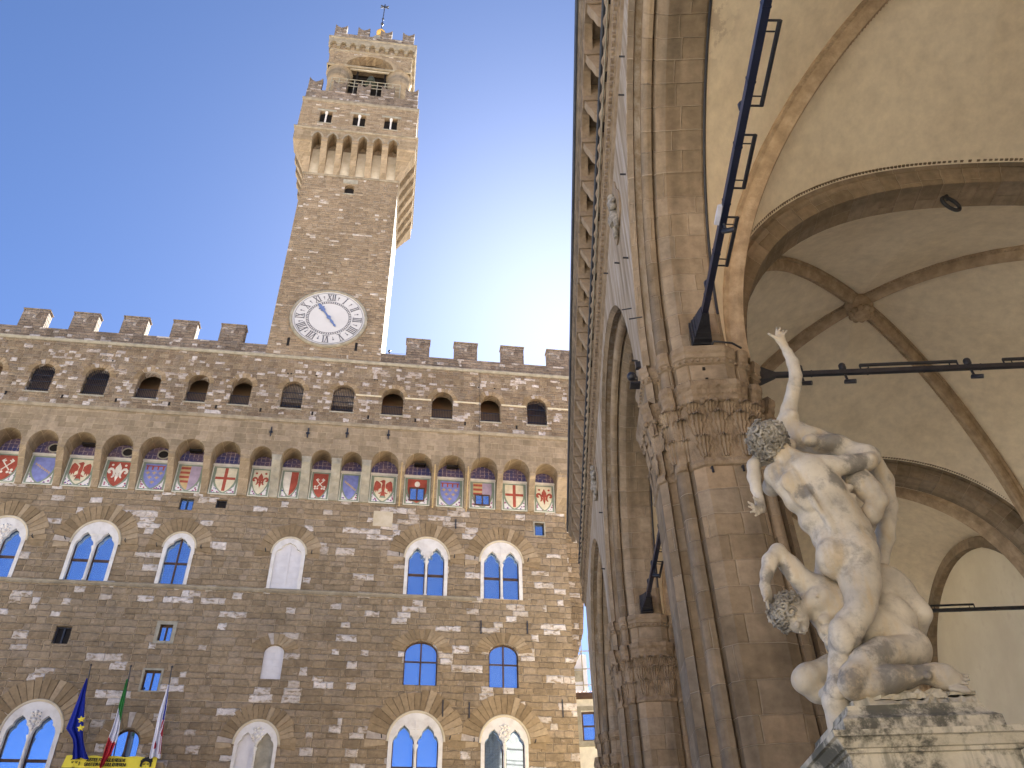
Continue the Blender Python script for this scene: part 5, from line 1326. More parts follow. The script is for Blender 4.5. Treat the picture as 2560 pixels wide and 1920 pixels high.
# white marble reliefs on the spandrels
for (y, z) in ((13.25, 17.1), (25.9, 17.5)):
    mb = LB(); mb.plate([(y+.62*(1+.22*math.cos(3*a+pi/2))*math.cos(a), z+.75*(1+.22*math.cos(3*a+pi/2))*math.sin(a)) for a in [2*pi*k/30 for k in range(30)]], d0=XF-.04, d1=XF+.05, axis='x')
    rl = mb.build('spandrel_panel', M['loggia_plain'], loggia)
    mb = LB(); mb.lathe([(.18, z-.5), (.22, z-.38), (.15, z-.1), (.16, z+.12), (.19, z+.26), (.08, z+.34)], XF-.04, y, 10); mb.ball((XF-.10, y, z+.45), .10, 8); mb.ball((XF-.12, y-.22, z-.1), .09, 8); mb.ball((XF-.12, y+.22, z-.05), .09, 8)
    mb.tube([(XF-.06, y-.17, z+.22), (XF-.15, y-.26, z+.0), (XF-.18, y-.08, z-.08)], [.06, .05, .04], 8); mb.tube([(XF-.06, y+.17, z+.22), (XF-.16, y+.26, z), (XF-.18, y+.1, z-.12)], [.06, .05, .04], 8); mb.tube([(XF-.07, y-.12, z-.45), (XF-.1, y-.16, z-.75)], [.09, .05], 8); mb.tube([(XF-.07, y+.12, z-.45), (XF-.1, y+.13, z-.8)], [.09, .05], 8)
    mb.build('marble_figure', M['hair'], rl)

# ------------------------------------------------------------------ house glimpsed between palace and loggia
def LP(x, y, z): return RL@Vector((x, y, z))
HY = 62.0
house = empty('house', LP(4.0, HY, 0), -YAW_L, label='pale plastered house with a brown window, glimpsed in the gap between palace and loggia', cat='house')
H0 = (4.0, HY, 0)
mb = MB(H0); mb.plate(rect(-2, 14, 0, 21.2), [rect(2.62, 3.62, 18.35, 20.35)], d0=HY, d1=HY+.4, axis='y'); mb.box(-2, 14, HY+.5, HY+8, 0, 21.2); mb.build('wall', M['p_white'], house)
mb = MB(H0); mb.plate(rect(2.62, 3.62, 18.35, 20.35), [rect(2.74, 3.50, 19.42, 20.22), rect(2.74, 3.50, 18.45, 19.32)], d0=HY+.18, d1=HY+.26); wn = mb.build('window', M['wood'], house)
mb = MB(H0); mb.plate(rect(2.62, 3.62, 18.35, 20.35), d0=HY+.24, d1=HY+.3); mb.build('pane', M['glass'], wn)
mb = MB(H0); mb.box(2.3, 4.0, HY-.14, HY+.05, 17.95, 18.3); mb.box(2.3, 2.60, HY-.05, HY+.05, 18.31, 20.5); mb.box(3.64, 3.95, HY-.05, HY+.05, 18.31, 20.5); mb.box(2.3, 3.95, HY-.06, HY+.05, 20.4, 20.7); mb.build('stone_surround', M['greystone'], wn)
mb = MB(H0); mb.box(-2.2, 14.2, HY-.55, HY+.2, 21.2, 21.5); mb.build('eaves', M['wood'], house)
mb = MB(H0); mb.loft([[(x, HY-.65, 21.5+.06*(i % 2)) for i, x in enumerate([-2.2+.15*q for q in range(110)])], [(x, HY+4, 23.0+.06*(i % 2)) for i, x in enumerate([-2.2+.15*q for q in range(110)])]], closed=False); mb.build('roof', M['tile'], house)
scaf = empty('scaffold', LP(4.0, 74, 0), -YAW_L, label='white sheeted scaffold standing above the tiled eaves in the gap', cat='scaffold')
S0 = (4.0, 74, 0); mb = MB(S0)
mb.box(-1, 3.9, 74.3, 78, 0, 29.0); mb.build('sheeting', M['fwhite'], scaf)
mb = MB(S0)
for z in (26.2, 27.6, 29.2): mb.tube([(0, 74, z), (4.5, 74, z)], .05, 6)
for x in (2.6, 3.5, 4.2): mb.tube([(x, 74, 20), (x, 74, 30.6)], .05, 6)
mb.tube([(2.6, 74, 27.6), (3.5, 74, 29.2)], .04, 6); mb.box(2.7, 3.5, 74.02, 74.25, 26.6, 27.5); each(mb, 'pole', M['greystone'], scaf)

M['stucco'] = noise_mat('cream_stucco', [(.3, (.40, .33, .22)), (.7, (.48, .40, .28))], .5)
M['stucco2'] = noise_mat('pale_stucco', [(.3, (.36, .31, .24)), (.7, (.43, .38, .3))], .5)
for i, (x, y, wd_, hh, mt, lab) in enumerate(((-62, -58, 26, 21, 'stucco', 'unseen cream house added for bounced light, across the square facing the palace'), (-34, -62, 27, 24, 'stucco2', 'unseen tall pale house added for bounced light, across the square facing the palace'), (-5, -60, 30, 19, 'stucco', 'unseen low cream house added for bounced light, behind the viewer'), (19.5, -9.2, 40, 16.5, 'stucco2', 'unseen pale house added to block light from the open end of the loggia'))):
    hs = empty('house', (x, y, 0), rad(-4), label=lab, cat='house')  # plain unseen houses added for bounced light; the last keeps light off the loggia
    mb = MB(); mb.box(-wd_/2, wd_/2, -10, 0, 0, hh); mb.build('wall', M[mt], hs)
    mb = MB(); mb.loft([[(-wd_/2-.5, -10.5, hh), (-wd_/2-.5, .6, hh)], [(-wd_/2-.5, -5, hh+3.0)]*2, ], closed=False); mb.plate([(-10.5, hh), (.8, hh), (-5, hh+3)], d0=-wd_/2-.5, d1=wd_/2+.5, axis='x'); mb.build('roof', M['tile'], hs)
    wmesh = None
    for fl in range(int(hh/5)):
        for k in range(int(wd_/4.2)):
            if wmesh is None:
                mb = MB(); mb.plate(rect(-.75, .75, 0, 2.3), [rect(-.6, .6, .15, 2.15)], d0=.0, d1=-.0+.08); mb.plate(rect(-.7, .7, .1, 2.2), d0=.03, d1=.05); wmesh = mb.build('window', M['wood'], hs); q = wmesh
            else:
                q = wmesh.copy(); C.objects.link(q); q.parent = hs
            q.location = (-wd_/2+2.1+k*4.2, .01, 2.2+fl*4.7)
# ------------------------------------------------------------------ marble group on its pedestal
def SP(px, py, dy):
    """point of the group: picture position (2212 wide) at a distance along the loggia"""
    k = 2560/2212; x, y = px*k, py*k
    d = f0+rv*((x-1280)/FPX)-uv_*((y-960)/FPX)
    lx = Vector((math.cos(YAW_L), -math.sin(YAW_L), 0)); lv = Vector((math.sin(YAW_L), math.cos(YAW_L), 0))
    t = (7.1+dy)/d.dot(lv); p = d*t
    return np.array((p.dot(lx), p.dot(lv), p.z+1.6), dtype=np.float32)
PXM = 1/222.0; SLIM = .93                                             # metres for one picture unit at the group
class SDF:
    """smooth union of tapered limbs and ellipsoids, meshed as one skin"""
    def __init__(s): s.p = []; s.g = 0
    def part(s): s.g += 1                                 # a new limb: joins what is there with a crease, not a web
    def cap(s, a, b, ra, rb, k=.05, sub=False): s.p.append(('c', np.array(a, np.float32), np.array(b, np.float32), ra, rb, k, sub, s.g))
    def ell(s, c, r, ax=None, k=.05, sub=False):
        """ellipsoid with radii r along axes ax (rows); default world axes"""
        s.p.append(('e', np.array(c, np.float32), np.array(ax if ax is not None else np.eye(3), np.float32), np.array(r, np.float32)*(1 if sub or max(r) < .06 else .95), 0, k*.75, sub, s.g))
    def chain(s, pts, k=.05):
        """pts: (px, py, dy, radius in picture units)"""
        for (a, b) in zip(pts, pts[1:]): s.cap(SP(*a[:3]), SP(*b[:3]), a[3]*PXM*SLIM, b[3]*PXM*SLIM, k*.75)
    def mesh(s, h, smooth=1):
        lo = np.full(3, 1e9); hi = -lo
        for q in s.p:
            if q[6]: continue
            if q[0] == 'c':
                R = max(q[3], q[4]); lo = np.minimum(lo, np.minimum(q[1], q[2])-R); hi = np.maximum(hi, np.maximum(q[1], q[2])+R)
            else: R = q[3].max(); lo = np.minimum(lo, q[1]-R); hi = np.maximum(hi, q[1]+R)
        lo -= .08; hi += .08
        n = np.ceil((hi-lo)/h).astype(int)+1
        ax = [lo[i]+h*np.arange(n[i], dtype=np.float32) for i in range(3)]
        D = np.full(n, 1.0, np.float32); D0 = None; cur = 0
        def smin(a_, b_, k_):
            h_ = np.clip(.5+.5*(a_-b_)/k_, 0, 1); return a_*(1-h_)+b_*h_-k_*h_*(1-h_)
        for q in s.p:
            kind, a, b, r1, r2, k, sub, gi = q
            if gi != cur:
                D0 = D if D0 is None else smin(D0, D, .014); D = np.full(n, 1.0, np.float32); cur = gi
            if kind == 'c': R = max(r1, r2); l = np.minimum(a, b)-R; u = np.maximum(a, b)+R
            else: R = r1.max(); l = a-R; u = a+R
            mgn = max(k*1.2, 2*h)+.02
            i0 = np.clip(np.floor((l-mgn-lo)/h).astype(int), 0, n-1); i1 = np.clip(np.ceil((u+mgn-lo)/h).astype(int)+1, 1, n)
            X = ax[0][i0[0]:i1[0], None, None]; Y = ax[1][None, i0[1]:i1[1], None]; Z = ax[2][None, None, i0[2]:i1[2]]
            if kind == 'c':
                v = b-a; L2 = float(v@v)+1e-9
                t = np.clip(((X-a[0])*v[0]+(Y-a[1])*v[1]+(Z-a[2])*v[2])/L2, 0, 1)
                d = np.sqrt((X-a[0]-t*v[0])**2+(Y-a[1]-t*v[1])**2+(Z-a[2]-t*v[2])**2)-(r1+(r2-r1)*t)
            else:
                x, y, z = X-a[0], Y-a[1], Z-a[2]; k0 = 0; k1 = 0
                for j in range(3):
                    w_ = b[j][0]*x+b[j][1]*y+b[j][2]*z; k0 = k0+(w_/r1[j])**2; k1 = k1+(w_/(r1[j]**2))**2
                k0 = np.sqrt(k0); d = k0*(k0-1)/(np.sqrt(k1)+1e-6)
            S_ = D[i0[0]:i1[0], i0[1]:i1[1], i0[2]:i1[2]]
            if not sub:
                hh = np.clip(.5+.5*(S_-d)/k, 0, 1); S_[:] = S_*(1-hh)+d*hh-k*hh*(1-hh)
            else:
                d = -d; hh = np.clip(.5-.5*(S_-d)/k, 0, 1); S_[:] = S_*(1-hh)+d*hh+k*hh*(1-hh)
        if D0 is not None: D = smin(D0, D, .014)
        # surface nets
        ins = D < 0
        c = [slice(None, -1), slice(1, None)]; cnt = np.zeros(n-1, np.int8)
        for i in (0, 1):
            for j in (0, 1):
                for l in (0, 1): cnt += ins[c[i], c[j], c[l]]
        act = (cnt > 0) & (cnt < 8); idx = np.full(n-1, -1, np.int64); A = np.argwhere(act); idx[act] = np.arange(len(A))
        acc = np.zeros((len(A), 3), np.float64); num = np.zeros(len(A))
        for i in (0, 1):
            for j in (0, 1):
                for axs in range(3):
                    o = [0, 0, 0]; oth = [q for q in range(3) if q != axs]; o[oth[0]] = i; o[oth[1]] = j
                    p0 = A+np.array(o); p1 = p0.copy(); p1[:, axs] += 1
                    d0 = D[p0[:, 0], p0[:, 1], p0[:, 2]]; d1 = D[p1[:, 0], p1[:, 1], p1[:, 2]]; cr = (d0 < 0) != (d1 < 0)
                    t = np.where(cr, d0/(d0-d1+1e-12), 0); P = p0.astype(np.float64); P[:, axs] += t
                    acc[cr] += P[cr]; num[cr] += 1
        V = lo+h*acc/num[:, None]
        F = []
        for axs in range(3):
            oth = [(axs+1) % 3, (axs+2) % 3]; sl0 = [slice(None)]*3; sl1 = [slice(None)]*3; sl0[axs] = slice(None, -1); sl1[axs] = slice(1, None)
            e = ins[tuple(sl0)] != ins[tuple(sl1)]; E_ = np.argwhere(e); ok = (E_[:, oth[0]] > 0) & (E_[:, oth[1]] > 0) & (E_[:, oth[0]] < n[oth[0]]-1) & (E_[:, oth[1]] < n[oth[1]]-1); E_ = E_[ok]
            q = []
            for (i, j) in ((1, 1), (0, 1), (0, 0), (1, 0)):
                w_ = E_.copy(); w_[:, oth[0]] -= i; w_[:, oth[1]] -= j; q.append(idx[w_[:, 0], w_[:, 1], w_[:, 2]])
            q = np.stack(q, 1); fl = ins[E_[:, 0], E_[:, 1], E_[:, 2]]; q[~fl] = q[~fl][:, ::-1]; F.append(q)
        F = np.concatenate(F); F = F[(F >= 0).all(1)]
        for _ in range(smooth):
            S2 = np.zeros_like(V); c2 = np.zeros(len(V))
            for i, j in ((0, 1), (1, 2), (2, 3), (3, 0)):
                np.add.at(S2, F[:, i], V[F[:, j]]); np.add.at(c2, F[:, i], 1); np.add.at(S2, F[:, j], V[F[:, i]]); np.add.at(c2, F[:, j], 1)
            V = V*.5+.5*S2/np.maximum(c2, 1)[:, None]
        return V, F
SO = (2.75, 7.1, 3.0)
def statue_mat():
    t = NT('weathered_statue_marble'); p = t.coords('Object')
    c = t.ramp(t.noise(p, 1.7, 6.0, .62), [(.25, (.30, .27, .22)), (.42, (.475, .43, .35)), (.58, (.60, .545, .445)), (.78, (.69, .645, .555))])
    c = t.mix(t.mt('MULTIPLY', t.sstep(t.noise(p, 2.6, 7.0, .72), .50, .68), .7), c, (.19, .18, .165))
    st = t.n('ShaderNodeMapping'); t.l.new(p, st.inputs[0]); st.inputs['Scale'].default_value = (3.0, 3.0, .7)
    c = t.mix(t.mt('MULTIPLY', t.sstep(t.noise(st.outputs[0], 1.4, 5.0, .65), .48, .66), .6), c, (.52, .40, .235))
    # dark crusts with ragged edges where the weather has caught the marble
    edge = t.noise(p, 4.5, 7.0, .72); tot = None
    for (px, py, dy, r) in ((1850, 1000, -.12, .30), (1800, 1040, -.2, .2), (1888, 1415, -.2, .30), (1850, 1470, -.27, .24), (1930, 1466, -.28, .34), (1990, 1458, -.25, .2), (1800, 945, .12, .25), (1690, 1238, .0, .14), (1806, 1490, -.14, .16), (1745, 1060, -.2, .14), (1660, 1250, -.05, .12), (1636, 1098, .05, .16), (2060, 1465, -.22, .14)):
        vm = t.n('ShaderNodeVectorMath', operation='DISTANCE'); t.l.new(p, vm.inputs[0]); vm.inputs[1].default_value = tuple(float(a-b) for a, b in zip(SP(px, py, dy), SO))
        k = t.mt('SUBTRACT', 1.0, t.mt('DIVIDE', vm.outputs['Value'], r)); tot = k if tot is None else t.mt('MAXIMUM', tot, k)
    k = t.sstep(t.mt('ADD', tot, t.mt('MULTIPLY', t.mt('SUBTRACT', edge, .5), 2.6)), .25, .75)
    c = t.mix(t.mt('MULTIPLY', k, .72), c, (.125, .12, .112))
    c = t.mix(t.mt('MULTIPLY', t.sstep(t.noise(p, 16.0, 3.0, .7), .52, .75), .3), c, (.3, .28, .26))
    t.bump(t.noise(p, 22.0, 4.0, .6), .004)
    return t.done(c, .55, .3)
M['statue'] = statue_mat()
def sdf_obj(sdf, name, mat, parent, h=.012, smooth=1):
    V, F = sdf.mesh(h, smooth); V = V-np.array(SO)
    me = bpy.data.meshes.new(name); me.from_pydata([tuple(map(float, v)) for v in V], [], [tuple(map(int, f)) for f in F]); me.materials.append(mat)
    me.polygons.foreach_set('use_smooth', [True]*len(me.polygons)); me.update()
    o = bpy.data.objects.new(name, me); C.objects.link(o); o.parent = parent; return o
def frame(a, b, side=(0, 1, 0)):
    """axes: along a-b, across, and towards side"""
    u = np.array(b)-np.array(a); u /= np.linalg.norm(u); s_ = np.array(side, float); s_ -= u*(s_@u); s_ /= np.linalg.norm(s_); return np.array([u, np.cross(u, s_), s_])
def hand(s, wrist, palm, tips, thumb, rf=3.4, k=.012, bend=None, dpt=0):
    """palm and five fingers, each of two bent joints; positions in picture units with depth"""
    a, b = SP(*wrist), SP(*palm); pr = 9.5*PXM
    s.cap(a, b, 9.5*PXM, 10.5*PXM, .03)
    knuck = []
    u = b-a; u /= np.linalg.norm(u)
    t0, t1 = SP(*tips[0]), SP(*tips[-1]); across = t1-t0; across -= u*(across@u); across /= max(np.linalg.norm(across), 1e-6)
    n = len(tips)
    for i, tp in enumerate(tips):
        kn = b+u*.055*(1-abs(i-1.4)*.12)+across*((i/(n-1)-.5)*17*PXM)
        s.cap(b+across*((i/(n-1)-.5)*11*PXM), kn, 5.5*PXM, 4.3*PXM, .025)
        e = SP(*tp); mid = (kn+e)/2+(np.array(bend) if bend is not None else 0)
        s.cap(kn, mid, rf*PXM, rf*.9*PXM, k); s.cap(mid, e, rf*.9*PXM, rf*.68*PXM, k)
    e = SP(*thumb); st = a+(b-a)*.55; mid = (st+e)/2+u*.012
    s.cap(st, mid, 6.0*PXM, 4.2*PXM, .03); s.cap(mid, e, 4.2*PXM, 3.0*PXM, k)
def curls(name, c, r, up, n, parent, rc=.042, rt=.0135, seed=1, face=None, cut=.25):
    """marble curls: many small spiral locks over the skull"""
    rng = random.Random(seed); mb = MB(SO); c = Vector([float(q) for q in c]); mb.ball(tuple(c), r*1.0, 14)
    face = Vector(face).normalized() if face else None
    for i in range(n):
        z = 1-2*(i+.5)/n; a = i*2.39996+rng.uniform(-.2, .2); q = math.sqrt(1-z*z); d = Vector((q*math.cos(a), q*math.sin(a), z))
        if face and d.dot(face) > cut: continue
        t1 = d.orthogonal().normalized(); t2 = d.cross(t1); ph = rng.uniform(0, 6.28); t1, t2 = t1*math.cos(ph)+t2*math.sin(ph), t2*math.cos(ph)-t1*math.sin(ph)
        R = rc*rng.uniform(.75, 1.3); p0 = c+d*(r*rng.uniform(.95, 1.18)); turns = rng.uniform(.9, 1.5); pts = []; rr = []
        for k in range(12):
            t = k/11; an = turns*2*pi*t; rad2 = R*(1-.68*t); pts.append(tuple(p0+t1*(rad2*math.cos(an))+t2*(rad2*math.sin(an))+d*(R*(-.4+1.15*t)))); rr.append(rt*(1.15-.55*t)*rng.uniform(.9, 1.1))
        mb.tube(pts, rr, 6)
    return mb.build(name, M['hair'], parent)

group = empty('statue', RL@Vector(SO), -YAW_L, label='weathered white marble statue of three entwined nude figures spiralling upward', cat='statue')
# ---- the standing man, seen from behind
s = SDF(); q = SP
tor = [(1829, 1176, .02, 54), (1806, 1118, 0, 52), (1772, 1070, -.02, 55), (1742, 1030, -.04, 52), (1714, 1006, 0, 36)]
s.chain(tor, .07)
def body_ell(c, ra, rb, rc, a, b, k=.06, sub=False): s.ell(q(*c), (ra*PXM, rb*PXM, rc*PXM), frame(q(*a), q(*b)), k, sub)
ax0, ax1 = (1829, 1172, 0), (1720, 1000, 0)
body_ell((1738, 1036, -.03), 44, 74, 40, ax0, ax1, .07)         # ribcage and shoulder girdle
body_ell((1760, 1068, -.02), 46, 73, 40, ax0, ax1, .08)
body_ell((1790, 1114, 0), 44, 70, 39, ax0, ax1, .08); body_ell((1818, 1152, 0), 42, 68, 42, ax0, ax1, .08)
# shoulder blades, lats, back muscles
body_ell((1764, 1018, -.20), 24, 30, 14, (1790, 1060, 0), (1745, 1000, 0), .05); body_ell((1710, 1042, -.165), 26, 24, 12, (1735, 1080, 0), (1700, 1010, 0), .05)
body_ell((1800, 1062, -.14), 34, 22, 15, (1815, 1110, 0), (1785, 1020, 0), .05); body_ell((1735, 1076, -.14), 34, 20, 14, (1790, 1140, 0), (1705, 1040, 0), .05)
for c in ((1758, 1080, -.2), (1786, 1118, -.18)): body_ell(c, 34, 9, 9, (1800, 1140, 0), (1730, 1020, 0), .03)
for c in ((1778, 1070, -.2), (1810, 1108, -.18)): body_ell(c, 34, 9, 9, (1820, 1135, 0), (1750, 1010, 0), .03)
for i, (cx, cy) in enumerate(((1828, 1056), (1834, 1076), (1838, 1096), (1820, 1122))): body_ell((cx, cy, -.08), 10, 17, 12, ax0, ax1, .02)
# hips and buttocks
s.ell(q(1802, 1206, -.10), (37*PXM, 34*PXM, 45*PXM), None, .10); s.ell(q(1852, 1200, -.13), (38*PXM, 34*PXM, 48*PXM), None, .10)
s.ell(q(1830, 1168, -.03), (60*PXM, 38*PXM, 36*PXM), None, .09)
s.cap(q(1818, 1170, -.31), q(1822, 1246, -.28), 3*PXM, 7*PXM, .03, True)       # cleft
s.cap(q(1714, 1004, -.215), q(1770, 1078, -.235), 3.6*PXM, 4.0*PXM, .035, True); s.cap(q(1770, 1078, -.235), q(1812, 1150, -.225), 4.0*PXM, 3.6*PXM, .035, True)   # spine
s.cap(q(1793, 1004, -.18), q(1790, 1050, -.22), 2.4*PXM, 2.4*PXM, .03, True); s.cap(q(1730, 1050, -.235), q(1760, 1062, -.25), 2.4*PXM, 2.4*PXM, .03, True)
s.cap(q(1870, 1235, -.30), q(1820, 1250, -.28), 4*PXM, 4*PXM, .03, True)
# neck and skull
s.cap(q(1720, 1008, -.02), q(1668, 958, -.02), 25*PXM, 23*PXM, .05); s.ell(q(1660, 955, 0), (38*PXM, 44*PXM, 40*PXM), None, .03)
s.ell(q(1650, 962, .16), (20*PXM, 24*PXM, 26*PXM), None, .03); s.cap(q(1648, 958, .27), q(1646, 968, .30), 5*PXM, 6*PXM, .015)  # face and nose, turned away
for dx in (-9, 9): s.ell(q(1650+dx, 954, .27), (4*PXM, 3*PXM, 3*PXM), None, .01)
s.cap(q(1640, 982, .25), q(1654, 982, .25), 3*PXM, 3*PXM, .01); s.ell(q(1694, 962, .02), (5*PXM, 8*PXM, 10*PXM), None, .02)
# right arm across the woman's hips
s.chain([(1752, 1018, -.08, 30), (1782, 1010, -.10, 27), (1830, 1003, -.10, 23), (1874, 997, -.02, 21)], .05)
s.ell(q(1770, 1010, -.1), (34*PXM, 26*PXM, 27*PXM), None, .05); s.ell(q(1812, 1010, -.14), (34*PXM, 18*PXM, 16*PXM), None, .04); s.ell(q(1846, 1004, -.1), (22*PXM, 17*PXM, 16*PXM), None, .04)
s.chain([(1874, 997, -.02, 20), (1884, 990, .16, 19), (1860, 978, .34, 13)], .04)
hand(s, (1862, 978, .30), (1848, 974, .34), [(1818, 968, .30), (1820, 974, .26), (1824, 980, .26), (1828, 986, .30)], (1846, 960, .26))
# left arm held forward under the woman
s.ell(q(1676, 1028, .02), (25*PXM, 26*PXM, 30*PXM), None, .07); s.chain([(1676, 1024, .03, 24), (1668, 1052, .26, 21), (1700, 1030, .50, 18), (1728, 1010, .46, 12)], .05)
hand(s, (1728, 1010, .46), (1742, 1004, .45), [(1764, 996, .40), (1766, 1002, .38), (1766, 1009, .38), (1764, 1015, .40)], (1744, 988, .40))
# standing leg
s.chain([(1851, 1196, -.06, 46), (1858, 1256, -.10, 40), (1860, 1306, -.16, 30), (1855, 1328, -.18, 27)], .06)
s.ell(q(1868, 1250, -.15), (24*PXM, 26*PXM, 56*PXM), None, .05); s.ell(q(1838, 1258, -.13), (22*PXM, 24*PXM, 44*PXM), None, .05)
s.chain([(1856, 1322, -.18, 27), (1836, 1350, -.14, 30), (1822, 1386, -.10, 28), (1812, 1428, -.06, 19), (1804, 1466, -.04, 15)], .05)
s.ell(q(1818, 1372, -.20), (24*PXM, 22*PXM, 36*PXM), None, .05); s.ell(q(1838, 1368, -.17), (17*PXM, 18*PXM, 34*PXM), None, .04)
s.ell(q(1868, 1326, -.20), (16*PXM, 16*PXM, 20*PXM), None, .03)
s.cap(q(1806, 1462, -.10), q(1806, 1494, -.16), 15*PXM, 17*PXM, .04); s.cap(q(1806, 1490, -.12), q(1782, 1500, .10), 18*PXM, 12*PXM, .04); s.cap(q(1820, 1492, -.12), q(1812, 1500, .12), 15*PXM, 10*PXM, .03)
for i in range(5): s.cap(q(1780+7*i, 1501, .12), q(1776+7*i, 1503, .20), 5*PXM, 4*PXM, .012)
# other leg, behind
s.part(); s.chain([(1806, 1196, .02, 42), (1796, 1262, .20, 36), (1800, 1320, .34, 26), (1812, 1390, .50, 27), (1830, 1460, .62, 14)], .06); s.cap(q(1830, 1460, .62), q(1815, 1476, .46), 14*PXM, 10*PXM, .03)
man = sdf_obj(s, 'person', M['statue'], group, .0115); man['label'] = 'standing nude man seen from behind, lifting the woman'
curls('hair', q(1658, 951, -.03), 36*PXM, None, 150, man, .05, .0185, 3, face=(0, 1, -.1), cut=.55)

# ---- the lifted woman
s = SDF(); q = SP
s.chain([(1700, 916, .30, 26), (1722, 938, .30, 30), (1762, 952, .28, 30), (1812, 966, .26, 27), (1868, 992, .24, 32)], .06)
s.ell(q(1738, 948, .27), (42*PXM, 34*PXM, 27*PXM), None, .06); s.ell(q(1790, 960, .22), (48*PXM, 30*PXM, 22*PXM), None, .05); s.ell(q(1868, 990, .22), (36*PXM, 36*PXM, 32*PXM), None, .06)
s.ell(q(1750, 952, .13), (20*PXM, 16*PXM, 15*PXM), None, .03); s.ell(q(1704, 962, .20), (18*PXM, 16*PXM, 16*PXM), None, .03); s.ell(q(1751, 957, .055), (3*PXM, 3*PXM, 2.4*PXM), None, .006)
s.cap(q(1760, 940, .10), q(1830, 958, .08), 2.2*PXM, 2.2*PXM, .03, True)
# raised arm and open hand
s.chain([(1698, 912, .28, 23), (1705, 884, .27, 20), (1716, 836, .26, 17.5), (1719, 812, .25, 15.5)], .04); s.ell(q(1712, 858, .24), (14*PXM, 14*PXM, 32*PXM), frame(q(1700, 900, .2), q(1718, 815, .2))[[2, 1, 0]], .03)
s.chain([(1719, 812, .25, 15.5), (1713, 784, .25, 15.5), (1702, 762, .25, 12), (1694, 748, .25, 9.8)], .04)
s.ell(q(1716, 796, .24), (13*PXM, 13*PXM, 22*PXM), None, .03)
hand(s, (1693, 746, .25), (1687, 735, .25), [(1678, 708, .27), (1685, 708, .25), (1692, 713, .28), (1700, 714, .24)], (1660, 721, .20), rf=3.7)
s.ell(q(1710, 900, .22), (18*PXM, 18*PXM, 18*PXM), None, .04)
# neck and head, tipped back behind the man's head
s.part(); s.cap(q(1694, 930, .32), q(1676, 948, .42), 17*PXM, 16*PXM, .04); s.ell(q(1668, 952, .48), (28*PXM, 34*PXM, 33*PXM), None, .03); s.ell(q(1654, 944, .50), (14*PXM, 20*PXM, 20*PXM), None, .02); s.cap(q(1644, 938, .50), q(1640, 946, .49), 4*PXM, 5*PXM, .01)
for dx in (-.04, .04): s.ell(q(1645, 934, .50+dx), (3*PXM, 3*PXM, 3*PXM), None, .008)
s.cap(q(1641, 954, .48), q(1641, 954, .52), 3*PXM, 3*PXM, .008)
# hanging arm
s.chain([(1700, 980, .22, 20), (1672, 990, .18, 18), (1640, 992, .14, 15.5), (1628, 1006, .12, 15)], .04)
s.chain([(1628, 1004, .12, 15), (1629, 1030, .11, 15.5), (1634, 1056, .10, 12.5), (1640, 1078, .10, 10)], .04)
hand(s, (1640, 1078, .10), (1642, 1092, .09), [(1616, 1084, .02), (1617, 1094, .00), (1621, 1106, .02), (1632, 1114, .05)], (1628, 1074, .03), rf=3.6, bend=(-.012, -.02, -.012))
# near leg folded over the man's flank
s.part(); s.chain([(1832, 1020, .12, 30), (1850, 1036, .06, 31), (1880, 1062, .0, 27), (1898, 1080, -.02, 22)], .05); s.ell(q(1858, 1042, .0), (34*PXM, 24*PXM, 26*PXM), None, .05)
s.part(); s.chain([(1896, 1082, -.02, 22), (1884, 1106, .04, 22), (1872, 1136, .12, 18), (1868, 1166, .20, 12)], .04); s.ell(q(1882, 1110, .0), (20*PXM, 20*PXM, 26*PXM), None, .04); s.ell(q(1902, 1080, -.05), (13*PXM, 12*PXM, 16*PXM), None, .02)
s.cap(q(1868, 1166, .20), q(1858, 1190, .30), 11*PXM, 8*PXM, .03)
# far leg hanging down
s.part(); s.chain([(1880, 1008, .30, 34), (1902, 1040, .34, 30), (1914, 1092, .36, 25), (1914, 1120, .36, 22), (1912, 1160, .36, 21), (1906, 1212, .36, 13), (1904, 1232, .36, 11)], .05); s.ell(q(1912, 1136, .30), (20*PXM, 18*PXM, 34*PXM), None, .04)
s.cap(q(1904, 1230, .36), q(1896, 1262, .30), 11*PXM, 7*PXM, .03)
wom = sdf_obj(s, 'person', M['statue'], group, .0105); wom['label'] = 'nude woman lifted high, one arm flung upward with open fingers'
curls('hair', q(1676, 956, .52), 32*PXM, None, 110, wom, .04, .013, 9, face=(-.6, -.2, .3), cut=.2)

# ---- the crouching old man below
s = SDF(); q = SP
s.chain([(1766, 1284, .14, 42), (1800, 1318, .14, 50), (1850, 1346, .16, 52), (1910, 1366, .18, 48), (1966, 1400, .16, 38)], .08)
s.ell(q(1786, 1302, .10), (48*PXM, 34*PXM, 46*PXM), None, .07); s.ell(q(1802, 1358, .10), (34*PXM, 28*PXM, 40*PXM), None, .07); s.ell(q(1774, 1292, -.02), (30*PXM, 18*PXM, 26*PXM), None, .04)
s.ell(q(1764, 1287, -.095), (4.5*PXM, 3*PXM, 4*PXM), None, .006); s.ell(q(1764, 1287, -.115), (2*PXM, 2*PXM, 2*PXM), None, .004)
for c in ((1782, 1338), (1788, 1360), (1796, 1384), (1800, 1318)): s.ell(q(c[0], c[1], .0), (16*PXM, 12*PXM, 11*PXM), None, .025)
s.ell(q(1925, 1330, .22), (56*PXM, 40*PXM, 48*PXM), frame(q(1870, 1290, .2), q(1985, 1390, .2)), .07); s.ell(q(1972, 1402, .12), (34*PXM, 38*PXM, 42*PXM), None, .06); s.ell(q(1925, 1392, .12), (46*PXM, 34*PXM, 36*PXM), None, .06); s.ell(q(1880, 1352, .06), (44*PXM, 26*PXM, 34*PXM), None, .05)
